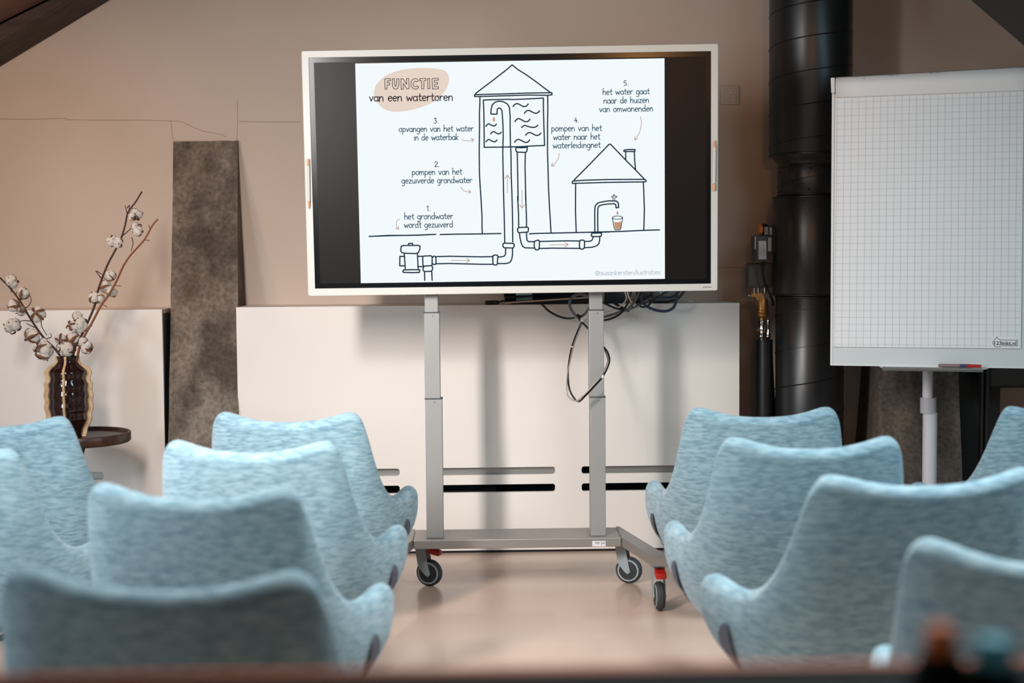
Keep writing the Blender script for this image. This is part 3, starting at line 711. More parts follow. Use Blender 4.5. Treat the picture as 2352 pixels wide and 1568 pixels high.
cable('black cable curving up from behind the right trolley column', [(1372, 736, 6.05), (1395, 734, 6.05), (1418, 725, 6.05), (1432, 712, 6.05), (1442, 695, 6.05), (1450, 668, 6.0)], .0045, M_cabk)
cable('grey spiral-wrapped cable below the tangle right of the trolley column', [(1372, 731, 6.1), (1395, 726, 6.1), (1425, 716, 6.1), (1455, 706, 6.1), (1478, 694, 6.1), (1490, 688, 6.1)], .006, M_sleeve, wrap=M_sleevel)
cable('blue spiral-wrapped cable hanging lowest in the tangle over the cover edge', [(1490, 668, 6.0), (1478, 672, 6.02), (1473, 682, 6.05), (1477, 695, 6.08), (1490, 706, 6.1), (1510, 713, 6.1), (1532, 714, 6.1), (1547, 706, 6.1), (1553, 690, 6.1), (1556, 668, 6.05)], .0062, M_cabb, wrap=M_sleeve)
cable('white thin cable curving right of the trolley column top', [(1370, 722, 6.12), (1400, 715, 6.1), (1425, 703, 6.1), (1437, 690, 6.08), (1438, 678, 6.0), (1432, 664, 5.9)], .0034, M_cabw)
cable('white cable dropping steeply through the tangle', [(1438, 660, 5.9), (1443, 678, 5.98), (1450, 692, 6.05), (1458, 704, 6.1)], .004, M_cabw)
cable('dark grey cable leaning left in the tangle', [(1470, 664, 5.95), (1462, 684, 6.0), (1452, 700, 6.05), (1446, 706, 6.08)], .0048, M_gdk)
cable('black cable looping under the blue wrapped cable', [(1545, 664, 6.0), (1520, 676, 6.05), (1500, 690, 6.08), (1488, 702, 6.1), (1476, 705, 6.1), (1464, 698, 6.1), (1458, 690, 6.1)], .0045, M_cabk)
cable('black cable lying right along the radiator cover top', [(1488, 690, 6.22), (1510, 694, 6.22), (1535, 693, 6.2), (1558, 685, 6.15), (1575, 664, 6.05)], .006, M_cabk)
cable('blue grey cable running level behind the tangle', [(1505, 683, 6.24), (1525, 683, 6.24), (1545, 681, 6.22), (1566, 664, 6.1)], .005, M_cabb)
cable('white cable end lying far right on the radiator cover', [(1556, 684, 6.25), (1572, 689, 6.25), (1590, 693, 6.24)], .003, M_cabw)
# laptop standing on the cover
zc_ = at_y(1200, 700.5, 6.2).z
t = thing('laptop', 'gold laptop on the radiator cover, mostly hidden below the screen edge', 'laptop', (at_y(1255, 690, 6.35).x, 6.35, zc_))
a, b = at_y(1160, 697.5, 6.24), at_y(1362, 684, 6.24)
up = (b - a).normalized().cross(Vector((0, -1, 0)));
if up.z < 0: up = -up
part('keyboard_base', PRISM([a, b, b + up * .0065, a + up * .0065], (0, .2, .012), .002), M_gold, t)
c1, c2 = a + Vector((0, .2, .022)), b + Vector((0, .2, .022))
part('keyboard_deck', PRISM([a + up * .0082 + Vector((.003, .003, 0)), b + up * .0082 + Vector((-.003, .003, 0)), b + up * .0092 + Vector((-.003, .003, 0)), a + up * .0092 + Vector((.003, .003, 0))], (0, .19, .012)), M_lapscr, t)
part('lid', PRISM([c1, c2, c2 + up * .2 + Vector((0, .05, 0)), c1 + up * .2 + Vector((0, .05, 0))], (0, .006, 0), .001), M_lapscr, t)
part('screen_strip', PRISM([at_y(1185, 678, 6.43), at_y(1222, 677, 6.43), at_y(1222, 660, 6.43), at_y(1185, 660, 6.43)], (0, .002, 0)), mat('mint_window', (190, 215, 205), .5), t)
part('support_foot', PRISM([a + Vector((.03, .02, -.001)), b + Vector((-.01, .02, -.001)), Vector((b.x - .01, b.y + .02, zc_)), Vector((a.x + .03, a.y + .02, zc_))], (0, .14, 0)), M_blk, t)
t = thing('usb_adapter', 'black plug adapter lying beside the laptop on the radiator cover', 'adapter', (at_y(1135, 697, 6.25).x, 6.25, zc_))
a, b = at_y(1114, 699, 6.25), at_y(1146, 689.5, 6.25)
part('housing', BOX((a.x, 6.235, zc_ + .001), (b.x, 6.262, b.z), .007, 3), M_blk, t, True, 60)
part('button', BOX((at_y(1127, 0, 6.23).x, 6.2335, a.z + .006), (at_y(1135, 0, 6.23).x, 6.2348, b.z - .006), .001, 1), M_gbox, t)
part('lead', TUBE([(b.x - .003, 6.25, (a.z + b.z) / 2), (b.x + .012, 6.25, b.z - .004), (b.x + .03, 6.25, b.z - .002)], .004, 8), M_blk, t, True)
def gadget(label, x0, x1, y0, d, dep, m, name='power_adapter', cat='adapter'):
    a, b = at_y(x0, 699, d), at_y(x1, y0, d)
    t = thing(name, label, cat, ((a.x + b.x) / 2, d, zc_))
    part('housing', BOX((a.x, d, zc_ + .0005), (b.x, d + dep, b.z), .008, 3), m, t, True, 60)
    part('lead', TUBE([(b.x - .004, d + dep * .6, (zc_ + b.z) / 2), (b.x + .01, d + dep * .8, (zc_ + b.z) / 2), (b.x + .016, d + dep + .01, (zc_ + b.z) / 2 + .02)], .003, 6), M_blk, t, True)
gadget('bulky black adapter right behind the trolley column on the cover', 1392, 1440, 662, 6.28, .08, M_blk)
gadget('black adapter behind the blue wrapped cable', 1464, 1490, 664, 6.29, .06, M_blk)
t = thing('plastic_tub', 'clear plastic tub behind the cables at the right of the cover', 'tub', (at_y(1526, 690, 6.33).x, 6.33, zc_))
part('tub_wall', LATHE([(.05, zc_ + .002), (.062, zc_ + .03), (.064, zc_ + .075), (.060, zc_ + .075), (.058, zc_ + .032), (.047, zc_ + .006)], 32, (t.location.x, 6.33)), M_glass, t, True)
part('tub_contents', LATHE([(.046, zc_ + .007), (.05, zc_ + .02), (.052, zc_ + .035)], 24, (t.location.x, 6.33)), M_cabw, t, True)
# ================================================================== BLACK FLUE PIPE
PY = 6.2
pc = at_y(1860, 590, PY).x
def pz(y): return at_y(1860, y, PY).z
k = PY / FPX * .985
R1, R2, R3, R4 = 95 * k, 75 * k, 86 * k, 79 * k
t = thing('flue_pipe', 'thick black spiral-seamed flue pipe from floor to ceiling', 'pipe', (pc, PY, 0))
z_top = min(zl(pc - R1), zr(pc + R1)) - .02
def seam(z0, z1, rr, pitch, ph):
    n = int((z1 - z0) / pitch * 40); P = []
    for i in range(n + 1):
        f = i / n; a = ph + (z1 - z0) / pitch * 2 * math.pi * f
        P.append((pc + rr * math.cos(a), PY + rr * math.sin(a), z0 + (z1 - z0) * f))
    return TUBE(P, .0028, 5, 0)
secs = [('pipe_section', pz(354), z_top, R1), ('pipe_section', pz(452), pz(374), R2), ('pipe_section', pz(678), pz(453), R3), ('pipe_section', 0.001, pz(679), R4)]
for nm, z0, z1, rr in secs:
    s = part(nm, LATHE([(rr - .002, z0), (rr, z0 + .003), (rr, z1 - .003), (rr - .002, z1)], 72, (pc, PY)), M_blkpipe, t, True)
def addseam(i, *a):
    s = part('spiral_seam', seam(*a), M_seam, t, True)
addseam(0, pz(350), z_top - .01, R1, .142, 2.2); addseam(1, pz(450), pz(385), R2, .16, 1.5); addseam(3, .02, pz(690), R4, .16, 1.0)
part('reducer', LATHE([(R2, pz(378)), (R2 + .002, pz(374)), (R2 + .012, pz(369)), (R1 - .012, pz(362)), (R1 - .002, pz(357)), (R1, pz(352))], 72, (pc, PY), False), M_blkpipe, t, True, 80)
for y, rr in ((357, R1), (385, R2), (448, R2), (454, R3), (676, R3), (681, R4)):
    part('joint_ring', LATHE([(rr, pz(y) - .004), (rr + .003, pz(y) - .002), (rr + .003, pz(y) + .002), (rr, pz(y) + .004)], 72, (pc, PY), False), M_seam, t, True)
for (x, y, rr) in ((1845, 391, R2), (1841, 437, R2), (1880, 345, R1), (1875, 692, R4), (1781, 397, R2), (1782, 440, R2)):
    p = at_y(x, y, PY); dx = max(-rr * .98, min(rr * .98, (p.x - pc))); yy = PY - math.sqrt(max(0, rr * rr - dx * dx))
    b2 = bmesh.new(); bmesh.ops.create_icosphere(b2, subdivisions=2, radius=.005, matrix=Matrix.Translation((pc + dx, yy, p.z))); part('rivet', b2, M_seam, t, True)
# ================================================================== GAS VALVE ASSEMBLY
VY = 6.3
t = thing('valve_assembly', 'brass valve with grey actuator and amber cap on a black pipe beside the flue', 'valve', (at_y(1755, 900, VY).x, VY, 0))
def vb(name, x0, y0, x1, y1, d0, d1, m, bev=.003):
    a, b = at_y(x0, y1, d0), at_y(x1, y0, d0)
    return part(name, BOX((a.x, d0, a.z), (b.x, d1, b.z), bev), m, t)
vb('junction_box', 1719, 603, 1777, 661, 6.26, 6.34, M_gbox, .008)
for x, y in ((1726, 609), (1726, 655), (1773, 655), (1737, 631), (1760, 631)):
    p = at_y(x, y, 6.26); part('box_screw', CYL((p.x, 6.2585, p.z), (p.x, 6.261, p.z), .003, n=10), M_gdk, t)
vb('actuator', 1737, 541, 1764, 600, 6.19, 6.30, M_gdk, .004)
vb('actuator_side', 1732.5, 542, 1741, 573, 6.2, 6.28, M_gdk, .002)
vb('rating_plate', 1733.5, 543, 1739.5, 572, 6.1985, 6.1999, M_lab, 0)
lb = vb('label', 1742.5, 553, 1760, 595, 6.1885, 6.1899, M_lab, 0)
for k_ in range(6):
    vb('label_print', 1745 + k_ * 2.4, 563 + (k_ % 3) * 4, 1745.7 + k_ * 2.4, 592 - (k_ % 2) * 4, 6.188, 6.1884, M_gbox, 0)
vb('terminal_block', 1764, 516, 1776, 584, 6.22, 6.30, M_gdk, .003)
vb('label', 1768, 522, 1773, 539, 6.2185, 6.2199, M_lab, 0); vb('label', 1764, 545, 1772, 577, 6.2182, 6.2199, M_lab, 0)
a = at_y(1746, 527, 6.23)
bm = LATHE([(.0005, 0), (.018, .001), (.024, .004), (.026, .010), (.026, .014)], 28)
bmesh.ops.transform(bm, matrix=Matrix.Translation(a + Vector((-.008, 0, 0))) @ Matrix.Rotation(R(90), 4, 'Y'), verts=bm.verts)
part('amber_cap', bm, M_orange, t, True)
part('knob_ring', CYL(a + Vector((.006, 0, 0)), a + Vector((.03, .0, 0)), .027, .024, 28), M_blk, t, True)
part('bracket', BOX(a + Vector((.012, -.034, -.022)), a + Vector((.03, -.024, .012)), .002), M_chrome, t)
part('cable_gland', CYL(at_y(1752, 598, 6.21), at_y(1752, 620, 6.21), .009, .006, 14), M_blk, t, True)
part('control_cable', TUBE([at_y(1752, 616, 6.21), at_y(1754, 640, 6.215), at_y(1761, 660, 6.22), at_y(1769, 677, 6.23), at_y(1775, 692, 6.25), at_y(1776, 700, 6.29)], .0052, 10), M_blk, t, True)
for x in (1733, 1742, 1757): part('fitting', CYL(at_y(x, 660, 6.29), at_y(x, 674, 6.29), .007, n=12), M_chrome, t, True)
def vl(name, prof, xc, m, d=6.25, n=28):
    c = at_y(xc, 700, d)
    return part(name, LATHE([(r * d / FPX, at_y(xc, y, d).z) for r, y in prof][::-1], n, (c.x, d)), m, t, True, 40)
vl('regulator_body', [(8, 682), (12, 687), (13, 690), (13, 712), (15, 713), (15, 716), (12.5, 718), (15, 721), (14.5, 725), (10, 729)], 1751, M_brass)
part('regulator_cap', PRISM([at_y(*p, 6.225) for p in ((1724, 676), (1730, 673), (1752, 673), (1760, 690), (1738, 690), (1736, 682), (1724, 681))], (0, .045, 0), .003), M_brass, t)
part('test_nipple', CYL(at_y(1718.5, 678.5, 6.245), at_y(1726, 678.5, 6.245), .003, n=10), M_chrome, t, True)
vl('brass_stub', [(6.5, 728), (6.5, 737)], 1750, M_brass)
vl('ball_valve', [(6, 735), (7.5, 737), (7.5, 744), (5.5, 747), (6.5, 752), (7.5, 757), (6, 762), (5, 765), (7.5, 768), (7.5, 774), (3.5, 777), (3.5, 782)], 1750, M_chrome, n=8)
vl('ball_valve', [(5, 733), (6, 736), (5.5, 742), (3.5, 746), (4, 755), (4.5, 762), (6, 768), (5, 775), (3, 780)], 1764, M_chrome, 6.28, n=8)
part('valve_knob', CYL(at_y(1737, 757, 6.24), at_y(1745, 757, 6.24), .011, .008, 14), M_chrome, t, True)
vl('insulated_pipe', [(16, 779), (19, 780), (19, 1290)], 1756, M_insul)
a, b = at_y(1762, 781, 6.33), at_y(1772, 1000, 6.33)
part('insulated_pipe', CYL((a.x, 6.33, a.z), (b.x + .02, 6.33, .002), .022, .03, 24), M_insul, t, True)
# ================================================================== FLIP CHART
FA, FB = at_y(1908, 838, 5.75), None
th = R(20)
FN = Vector((math.sin(th), math.cos(th), 0.0)).normalized()       # away from camera; right side nearer
FN = (FN + Vector((0, 0, -.02))).normalized()
def Fp(px, py, off=0): return at_plane(px, py, FA, FN) - FN * off
fu = (Fp(2300, 500) - Fp(1920, 500)); fu.z = 0; fu.normalize()
t = thing('flipchart', 'white flip chart board with squared paper pad on a grey post', 'flipchart', Vector((Fp(2133, 850).x + .03, Fp(2133, 850).y + .05, 0)))
def fpoly(name, pts, off, th_, m, bev=0): return part(name, PRISM([Fp(x, y, off) for x, y in pts], FN * th_, bev), m, t)
# extrapolate edges to x=2395 (outside the frame)
def ln(x, x0, y0, x1, y1): return y0 + (y1 - y0) * (x - x0) / (x1 - x0)
XE = 2392
board = fpoly('board', [(1912, 181), (XE, ln(XE, 1912, 181, 2352, 156)), (XE, ln(XE, 1908, 837, 2352, 843.5)), (1908, 837)], 0, .018, M_board, .002)
fpoly('frame_edge', [(1911, 181), (1917, 181), (1913, 838), (1907, 838)], .003, .022, M_edge, .001)
fpoly('frame_edge', [(1907, 835), (XE, ln(XE, 1908, 837, 2352, 843.5) - 1), (XE, ln(XE, 1908, 839, 2352, 846)), (1907, 839)], .0035, .022, M_edge, .001)
pad = fpoly('paper_pad', [(1920, 222), (2351, ln(2351, 1920, 222, 2352, 207)), (2344.5, 800), (1914, 796)], .008, .0075, M_paper)
# grid printed on the pad
bm = bmesh.new()
def fline(p, q, w_):
    a, b = Fp(*p, .0086), Fp(*q, .0086); d = (b - a).normalized(); n = d.cross(FN).normalized() * w_ / 2
    bm.faces.new([bm.verts.new(v) for v in (a + n, b + n, b - n, a - n)])
for i in range(26):
    u = i / 25.6
    xt = 1924 + (2338 + 8 - 1924) * u; xb = 1917 + (2341 - 1917) * u
    fline((xt, ln(xt, 1920, 225, 2352, 209)), (xb, 796.5), .0011)
for j in range(37):
    v = (j + .8) / 37.2; yl = 224 + (796 - 224) * v; yr = 208 + (800 - 208) * v
    fline((1920 - 6 * v, yl), (2349 - 6 * v, yr), .0011)
me = finish(bm); rel(me, t); g = link('printed_grid', me, M_grid, pad)
# logo on the pad
bm = bmesh.new()
def fstroke(pts, w_, off=.0090):
    for p, q in zip(pts, pts[1:]):
        a, b = Fp(*p, off), Fp(*q, off); d = (b - a).normalized(); n = d.cross(FN).normalized() * w_ / 2; a = a - d * w_ * .3; b = b + d * w_ * .3
        bm.faces.new([bm.verts.new(v) for v in (a + n, b + n, b - n, a - n)])
Cz = Z(1880, 700, 3.409)
fpoly('logo_field', Cz([(1355, 245), (1562, 245), (1562, 330), (1355, 330)]), .0088, .0001, M_paper).parent = pad
fstroke(Cz([(1432, 273), (1556, 275), (1556, 320), (1436, 318)]), .0018)
fstroke([p[:2] for p in smoothpts([(*p, 0) for p in Cz([(1436, 318), (1422, 325), (1400, 328), (1378, 320), (1366, 300), (1370, 282), (1384, 266), (1398, 251)])], 5)], .0018)
fstroke([p[:2] for p in smoothpts([(*p, 0) for p in Cz([(1398, 251), (1404, 262), (1414, 270), (1432, 273)])], 5)], .0018)
me = finish(bm); rel(me, t); link('logo_outline', me, M_ink, pad)
def LM(x0, x1, y0, y1): return lambda u, v: Fp(x0 + (x1 - x0) * u, y1 + (y0 - y1) * v + .8 * u, .0091)
link('logo_lettering', rel(textmesh('123inkt.nl', LM(1880 + 1376 / 3.409, 1880 + 1548 / 3.409, 700 + 282 / 3.409, 700 + 313 / 3.409)), t), M_ink, pad)
# folded-over paper along the top (bulging roll) and clamp end
bm = bmesh.new(); secs_ = []
for i in range(13):
    a = i / 12
    off = .010 + .030 * math.sin(math.pi * min(1, a * 1.0)) * (.4 + .6 * (1 - a)) ; secs_.append((a, off))
rows = []
for a, off in secs_:
    l = Fp(1921, 180 + (225 - 180) * a, off); r = Fp(XE, ln(XE, 1921, 180, 2352, 155) + (ln(XE, 1921, 225, 2352, 209) - ln(XE, 1921, 180, 2352, 155)) * a, off)
    rows.append([bm.verts.new(l.lerp(r, u / 8)) for u in range(9)])
for a, b in zip(rows, rows[1:]):
    for u in range(8): bm.faces.new((a[u], a[u + 1], b[u + 1], b[u]))
rp = part('turned_over_sheets', bm, M_paper2, t, True, 180)
m_ = rp.modifiers.new('s', 'SOLIDIFY'); m_.thickness = .004
fpoly('clamp_end', [(1909.5, 181), (1919, 180), (1919.5, 214), (1911, 216)], .03, .045, M_edge, .002)
bm = bmesh.new()
for pts in ([(2040, 170.5), (2046, 174), (2052, 173), (2054, 171)], [(2056, 171), (2060, 172.5), (2064, 172)], [(2135, 165), (2138, 169), (2143, 168), (2143, 165)], [(2148, 165.5), (2153, 167.5), (2158, 167)], [(1987, 176), (1986, 183)]):
    fstroke([(x, y + 2.5) for x, y in pts], .0010, .034)
me = finish(bm); rel(me, t); link('marker_scribbles', me, M_ink, rp)
# pen tray
tr = [Fp(2020, 838, .0), Fp(2271, 841, .0), Fp(2258, 848, .075), Fp(2030, 839.5, .075)]
tr = [Vector((p.x, p.y, tr[0].z - .004)) for p in tr]
part('pen_tray', PRISM(tr, (0, 0, -.004), .001), M_edge, t)
lip = [tr[3], tr[2], tr[2] + Vector((0, 0, .006)), tr[3] + Vector((0, 0, .006))]
part('tray_lip', PRISM([v - Vector((0, 0, .012)) if i < 2 else v - Vector((0, 0, .004)) for i, v in enumerate(lip)], (0, .004, 0)), M_gbox, t)
# post
def post(y0, y1, pxc, rpx, m, name, d=5.80):
    c = at_y(pxc, (y0 + y1) / 2, d); z1 = at_y(pxc, y0, d).z; z0 = at_y(pxc, y1, d).z
    return part(name, LATHE([(rpx * d / FPX, max(z0, .06)), (rpx * d / FPX, z1)], 32, (c.x, d)), m, t, True)
post(842, 915, 2131, 12, M_post, 'inner_post'); post(947, 1400, 2134, 16.5, M_post, 'outer_post'); post(913, 948, 2132, 18.5, M_post2, 'collar')
pcx = at_y(2134, 1000, 5.80).x
part('post_hub', LATHE([(.05, .05), (.055, .08), (.035, .11)], 24, (pcx, 5.80)), M_post2, t, True)
for i in range(5):
    a = R(72 * i + 20); e = Vector((pcx + .27 * math.cos(a), 5.80 + .27 * math.sin(a), .075))
    part('base_arm', TUBE([(pcx, 5.80, .085), e], lambda f: .02 - .006 * f, 10, 0), M_post, t, True)
    part('castor', CYL((e.x - .012, e.y, .027), (e.x + .012, e.y, .027), .027, n=20), M_blk, t, True)
# side arm behind the board at right
part('side_arm', PRISM([Fp(2166 + 80, 842, -.05), Fp(2205, 866, -.05), Fp(2208, 862, -.05), Fp(2232, 845, -.05)], FN * .01), M_blk, t)
# markers on the tray
zt2 = tr[0].z + .0005
t = thing('marker', 'red-capped whiteboard marker lying on the flip chart tray', 'marker', Fp(2205, 844, .04))
ma, mb = Fp(2156, 838.5, .035), Fp(2254, 844, .035)
ma.z = mb.z = zt2 + .008
dd = (mb - ma)
part('barrel', CYL(ma, ma + dd * .66, .0055, n=16), mat('marker_grey', (140, 110, 108), .4), t, True)
part('blue_band', CYL(ma + dd * .5, ma + dd * .663, .0058, n=16), mat('marker_blue', (60, 65, 95), .4), t, True)
part('cap', CYL(ma + dd * .665, mb, .0072, .0062, 16), M_red, t, True)
t2 = thing('marker', 'thin dark red marker lying behind the red-capped one on the tray', 'marker', Fp(2190, 838, .015))
ma, mb = Fp(2158, 836, .012), Fp(2228, 839, .012); ma.z = mb.z = zt2 + .007
part('barrel', CYL(ma, ma.lerp(mb, .7), .006, n=14), mat('marker_darkred', (90, 30, 30), .4), t2, True)
part('cap', CYL(ma.lerp(mb, .705), mb, .0068, n=14), mat('marker_darkred', (90, 30, 30), .4), t2, True)
# ================================================================== BLACK STAND AND DARK CABINET AT RIGHT
a, b = at_y(2268, 892, 6.1), at_y(2352, 845, 6.1)
t = thing('black_stand', 'black poled stand with rounded black box behind the flip chart', 'stand', (a.x + .1, 6.1, 0))
part('box', BOX((a.x, 6.1, a.z), (a.x + .5, 6.25, b.z + .45), .02, 4), M_blkpipe, t, True, 60)
p1, p2 = at_y(2254, 850, 6.05), at_y(2266, 850, 6.05)
part('pole', BOX((p1.x, 6.05, .02), (p1.x + .014, 6.08, 1.35), .004), M_blkpipe, t)
part('pole', BOX((p1.x + .017, 6.04, .02), (p1.x + .034, 6.09, 1.35), .006), M_blkpipe, t)
part('base_plate', BOX((p1.x - .05, 5.9, .0), (p1.x + .4, 6.24, .02), .004), M_blkpipe, t)
a, b = at_y(2196, 900, 6.3), at_y(2300, 900, 6.3)
t = thing('dark_cabinet', 'low matt black cabinet between the right rib and the black stand', 'cabinet', ((a.x + b.x) / 2, 6.38, 0))
part('carcass', BOX((a.x, 6.32, .0), (b.x, 6.498, .97), .003), mat('matt_black', (26, 23, 22), .7), t)
part('door', BOX((a.x + .004, 6.30, .03), (b.x - .004, 6.319, .965), .003), mat('matt_black2', (30, 27, 25), .65), t)
# ================================================================== SIDE TABLE, VASE, COTTON
TY = 5.78
tc_ = at_y(178, 1001, TY)
t = thing('side_table', 'round dark walnut side table with raised rim under the vase', 'table', (tc_.x, TY, 0))
rt = 119 * TY / FPX; zt_ = tc_.z
part('tabletop', LATHE([(rt * .6, zt_ - .03), (rt - .006, zt_ - .026), (rt, zt_ - .02), (rt, zt_ + .012), (rt - .003, zt_ + .015), (rt - .009, zt_ + .014), (rt - .012, zt_ + .001), (rt - .02, zt_), (.0005, zt_)], 72, (tc_.x, TY)), M_walnut, t, True, 50)
part('stem', LATHE([(.035, .03), (.018, .06), (.016, zt_ - .1), (.03, zt_ - .05), (.035, zt_ - .031)], 28, (tc_.x, TY)), M_walnut, t, True)
part('foot_disc', LATHE([(.14, 0.0005), (.145, .01), (.13, .022), (.04, .03)], 40, (tc_.x, TY)), M_walnut, t, True)
vc = at_y(160, 1003, TY - .02); vx, vy = vc.x, TY - .02
t = thing('vase', 'dark brown glazed vase with wavy beige clay fins on the round side table', 'vase', (vx, vy, zt_))
ppx = TY / FPX
pr = [(817, 25), (822, 24), (829, 22), (836, 27), (843, 36), (851, 42.5), (858, 43), (865, 40), (873, 41), (881, 45), (888, 44), (894, 43), (901, 45), (909, 46), (915, 44), (922, 43.5), (929, 45), (936, 45.5), (943, 43), (950, 41), (957, 42), (964, 41), (972, 37), (982, 32), (992, 30), (1001, 28)]
def vz(y): return zt_ + (1001 - y) * ppx + .001
prof = [(r * ppx, vz(y)) for y, r in pr][::-1]
# four-sided body softened
bm = bmesh.new(); n = 48; rings = []
for r, z in prof:
    rings.append([bm.verts.new((vx + r * (1 - .10 * (1 - abs(math.cos(2 * a)))) * math.cos(a), vy + r * (1 - .10 * (1 - abs(math.cos(2 * a)))) * math.sin(a), z)) for a in [2 * math.pi * k / n for k in range(n)]])
inner = [[bm.verts.new((vx + r * .85 * math.cos(2 * math.pi * k / n), vy + r * .85 * math.sin(2 * math.pi * k / n), z)) for k in range(n)] for r, z in prof[::-1][:8]]
rings += inner
for a, b in zip(rings, rings[1:]):
    for k_ in range(n): bm.faces.new((a[k_], a[(k_ + 1) % n], b[(k_ + 1) % n], b[k_]))
bm.faces.new(rings[0]); bm.faces.new(rings[-1])
part('vase_body', bm, M_vase, t, True, 180)
for q_ in range(4):
    a = R(90 * q_ + 4); ca, sa_ = math.cos(a), math.sin(a); bm = bmesh.new(); rows = []
    P = smoothpts([(r, z, 0) for r, z in prof], 3)
    for i, p in enumerate(P):
        r, z = p.x, p.y
        ww = .0155
        if i > len(P) - 14: ww *= max(.05, (len(P) - i) / 14)
        row = []
        for rr, tt in ((r - .012, -.0042), (r + ww, -.0042), (r + ww + .002, 0), (r + ww, .0042), (r - .012, .0042)):
            row.append(bm.verts.new((vx + rr * ca - tt * sa_, vy + rr * sa_ + tt * ca, z)))
        rows.append(row)
    for A, B in zip(rows, rows[1:]):
        for k_ in range(5): bm.faces.new((A[k_], A[(k_ + 1) % 5], B[(k_ + 1) % 5], B[k_]))
    bm.faces.new(rows[0]); bm.faces.new(rows[-1])
    part('fin', bm, M_fin, t, True, 50)
# cotton
def puffmesh(seed):
    rnd = random.Random(seed); bm = bmesh.new()
    for k_ in range(5):
        a = 2 * math.pi * k_ / 5 + rnd.random() * .6; rr = .5 + rnd.random() * .12
        c = Vector((.46 * math.cos(a), .46 * math.sin(a), rnd.uniform(-.12, .18))) if k_ < 4 else Vector((0, 0, .3))
        r = bmesh.ops.create_icosphere(bm, subdivisions=3, radius=rr * 1.08, matrix=Matrix.Translation(c))
        for v in r['verts']:
            d = (v.co - c).normalized(); v.co += d * .05 * math.sin(9 * d.x + k_) * math.sin(8 * d.y + seed) + Vector((rnd.uniform(-1, 1),) * 3) * .012
    return finish(bm, True, 180)
def huskmesh(seed):
    rnd = random.Random(seed + 50); bm = bmesh.new()
    for k_ in range(4):
        a = 2 * math.pi * k_ / 4 + .4 + rnd.random() * .4; P = []
        for i in range(6):
            f = i / 5; el = -1.5 + (1.35 + .5 * ((k_ * 7 + seed) % 3) / 2) * f; rr = 1.04 + .05 * rnd.random()
            P.append((Vector((rr * math.cos(el) * math.cos(a), rr * math.cos(el) * math.sin(a), rr * math.sin(el))), (.17 + .05 * rnd.random()) * math.sin(math.pi * (.12 + .85 * f)) + .015))
        tg = Vector((-math.sin(a), math.cos(a), 0)); rows = []
        for p, w_ in P: rows.append([bm.verts.new(p + tg * w_), bm.verts.new(p * 1.09), bm.verts.new(p - tg * w_)])
        for A, B in zip(rows, rows[1:]):
            for j in range(2): bm.faces.new((A[j], A[j + 1], B[j + 1], B[j]))
    for k_ in range(5):
        d = Vector((rnd.uniform(-1, 1), rnd.uniform(-1, 1), rnd.uniform(0, 1))).normalized() * 1.0
        bmesh.ops.create_icosphere(bm, subdivisions=1, radius=.09, matrix=Matrix.Translation(d))
    return finish(bm, False)
PM = [puffmesh(i) for i in range(4)]; HM = [huskmesh(i) for i in range(4)]
for m_ in PM: m_.materials.append(M_cot)
for m_ in HM: m_.materials.append(M_husk)
def branch(label, stem, bolls, twigs, m, dy):
    d0 = TY + dy
    base = at_y(*stem[-1][:2], d0)
    t = thing('cotton_branch', label, 'branch', base)
    L_ = len(stem)
    P = [at_y(x, y, d0 + (dd if len(s) > 2 else 0)) for s in stem for (x, y, dd) in [(s + (0,))[:3]]]
    part('stem', TUBE(P, lambda f: .0032 + .0022 * f, 7, 4), m, t, True, 180)
    for tw in twigs:
        part('twig', TUBE([at_y(x, y, d0) for x, y in tw], lambda f: .0022 - .0008 * f, 5, 2), m, t, True, 180)
    for i, (x, y, r) in enumerate(bolls):
        p = at_y(x, y, d0 + random.uniform(-.03, .03)); rr = r * ppx * .92
        rot = Matrix.Rotation(random.uniform(0, 6.28), 4, 'Z') @ Matrix.Rotation(random.uniform(.6, 1.9), 4, 'X') @ Matrix.Rotation(random.uniform(0, 6), 4, 'Z')
        b = link('cotton_boll', PM[i % 4], None, t); b.matrix_local = Matrix.Translation(p - Vector(t.location)) @ rot @ Matrix.Scale(rr, 4)
        h_ = link('husk', HM[i % 4], None, b)
branch('cotton branch leaning left out of the vase, tip beyond the frame', [(-30, 610), (0, 638), (22, 660), (45, 690), (72, 735), (100, 775), (125, 800), (140, 822), (150, 860)],
       [(26.6, 647, 16), (53, 674, 15), (34, 703, 18), (47, 712, 13), (28, 747, 20), (88, 722, 19), (74, 771, 19), (104, 808, 22), (98, 787, 15), (84, 802, 8)],
       [[(24, 660), (26, 672)], [(45, 700), (62, 706), (72, 690), (68, 678)], [(70, 737), (52, 736), (44, 740)], [(80, 752), (60, 742)], [(95, 735), (96, 750), (108, 770)], [(105, 778), (118, 774), (116, 765)]], M_twig, .0)
branch('tall dark cotton branch with white bolls, rising right out of the vase', [(326, 440), (312, 463), (294, 488), (288, 515), (278, 548), (262, 580), (250, 602), (238, 630), (225, 668), (218, 700), (204, 735), (185, 775), (170, 805), (162, 860)],
       [(312, 491, 16), (303, 497, 10), (313, 522, 13), (316, 530, 13), (258, 553, 14), (270, 557, 13), (252, 632, 14), (244, 658, 15), (258, 670, 13), (217, 682, 15), (230, 685, 14), (179, 727, 13), (184, 746, 19), (165, 748, 13), (171, 779, 19), (140, 779, 14), (155, 801, 19), (142, 797, 12)],
       [[(292, 490), (287, 472)], [(292, 478), (298, 470), (296, 482)], [(281, 542), (298, 527), (302, 520)], [(233, 640), (222, 625), (219, 622)], [(222, 622), (234, 630)], [(302, 545), (306, 558), (301, 577)]], M_twig, .03)
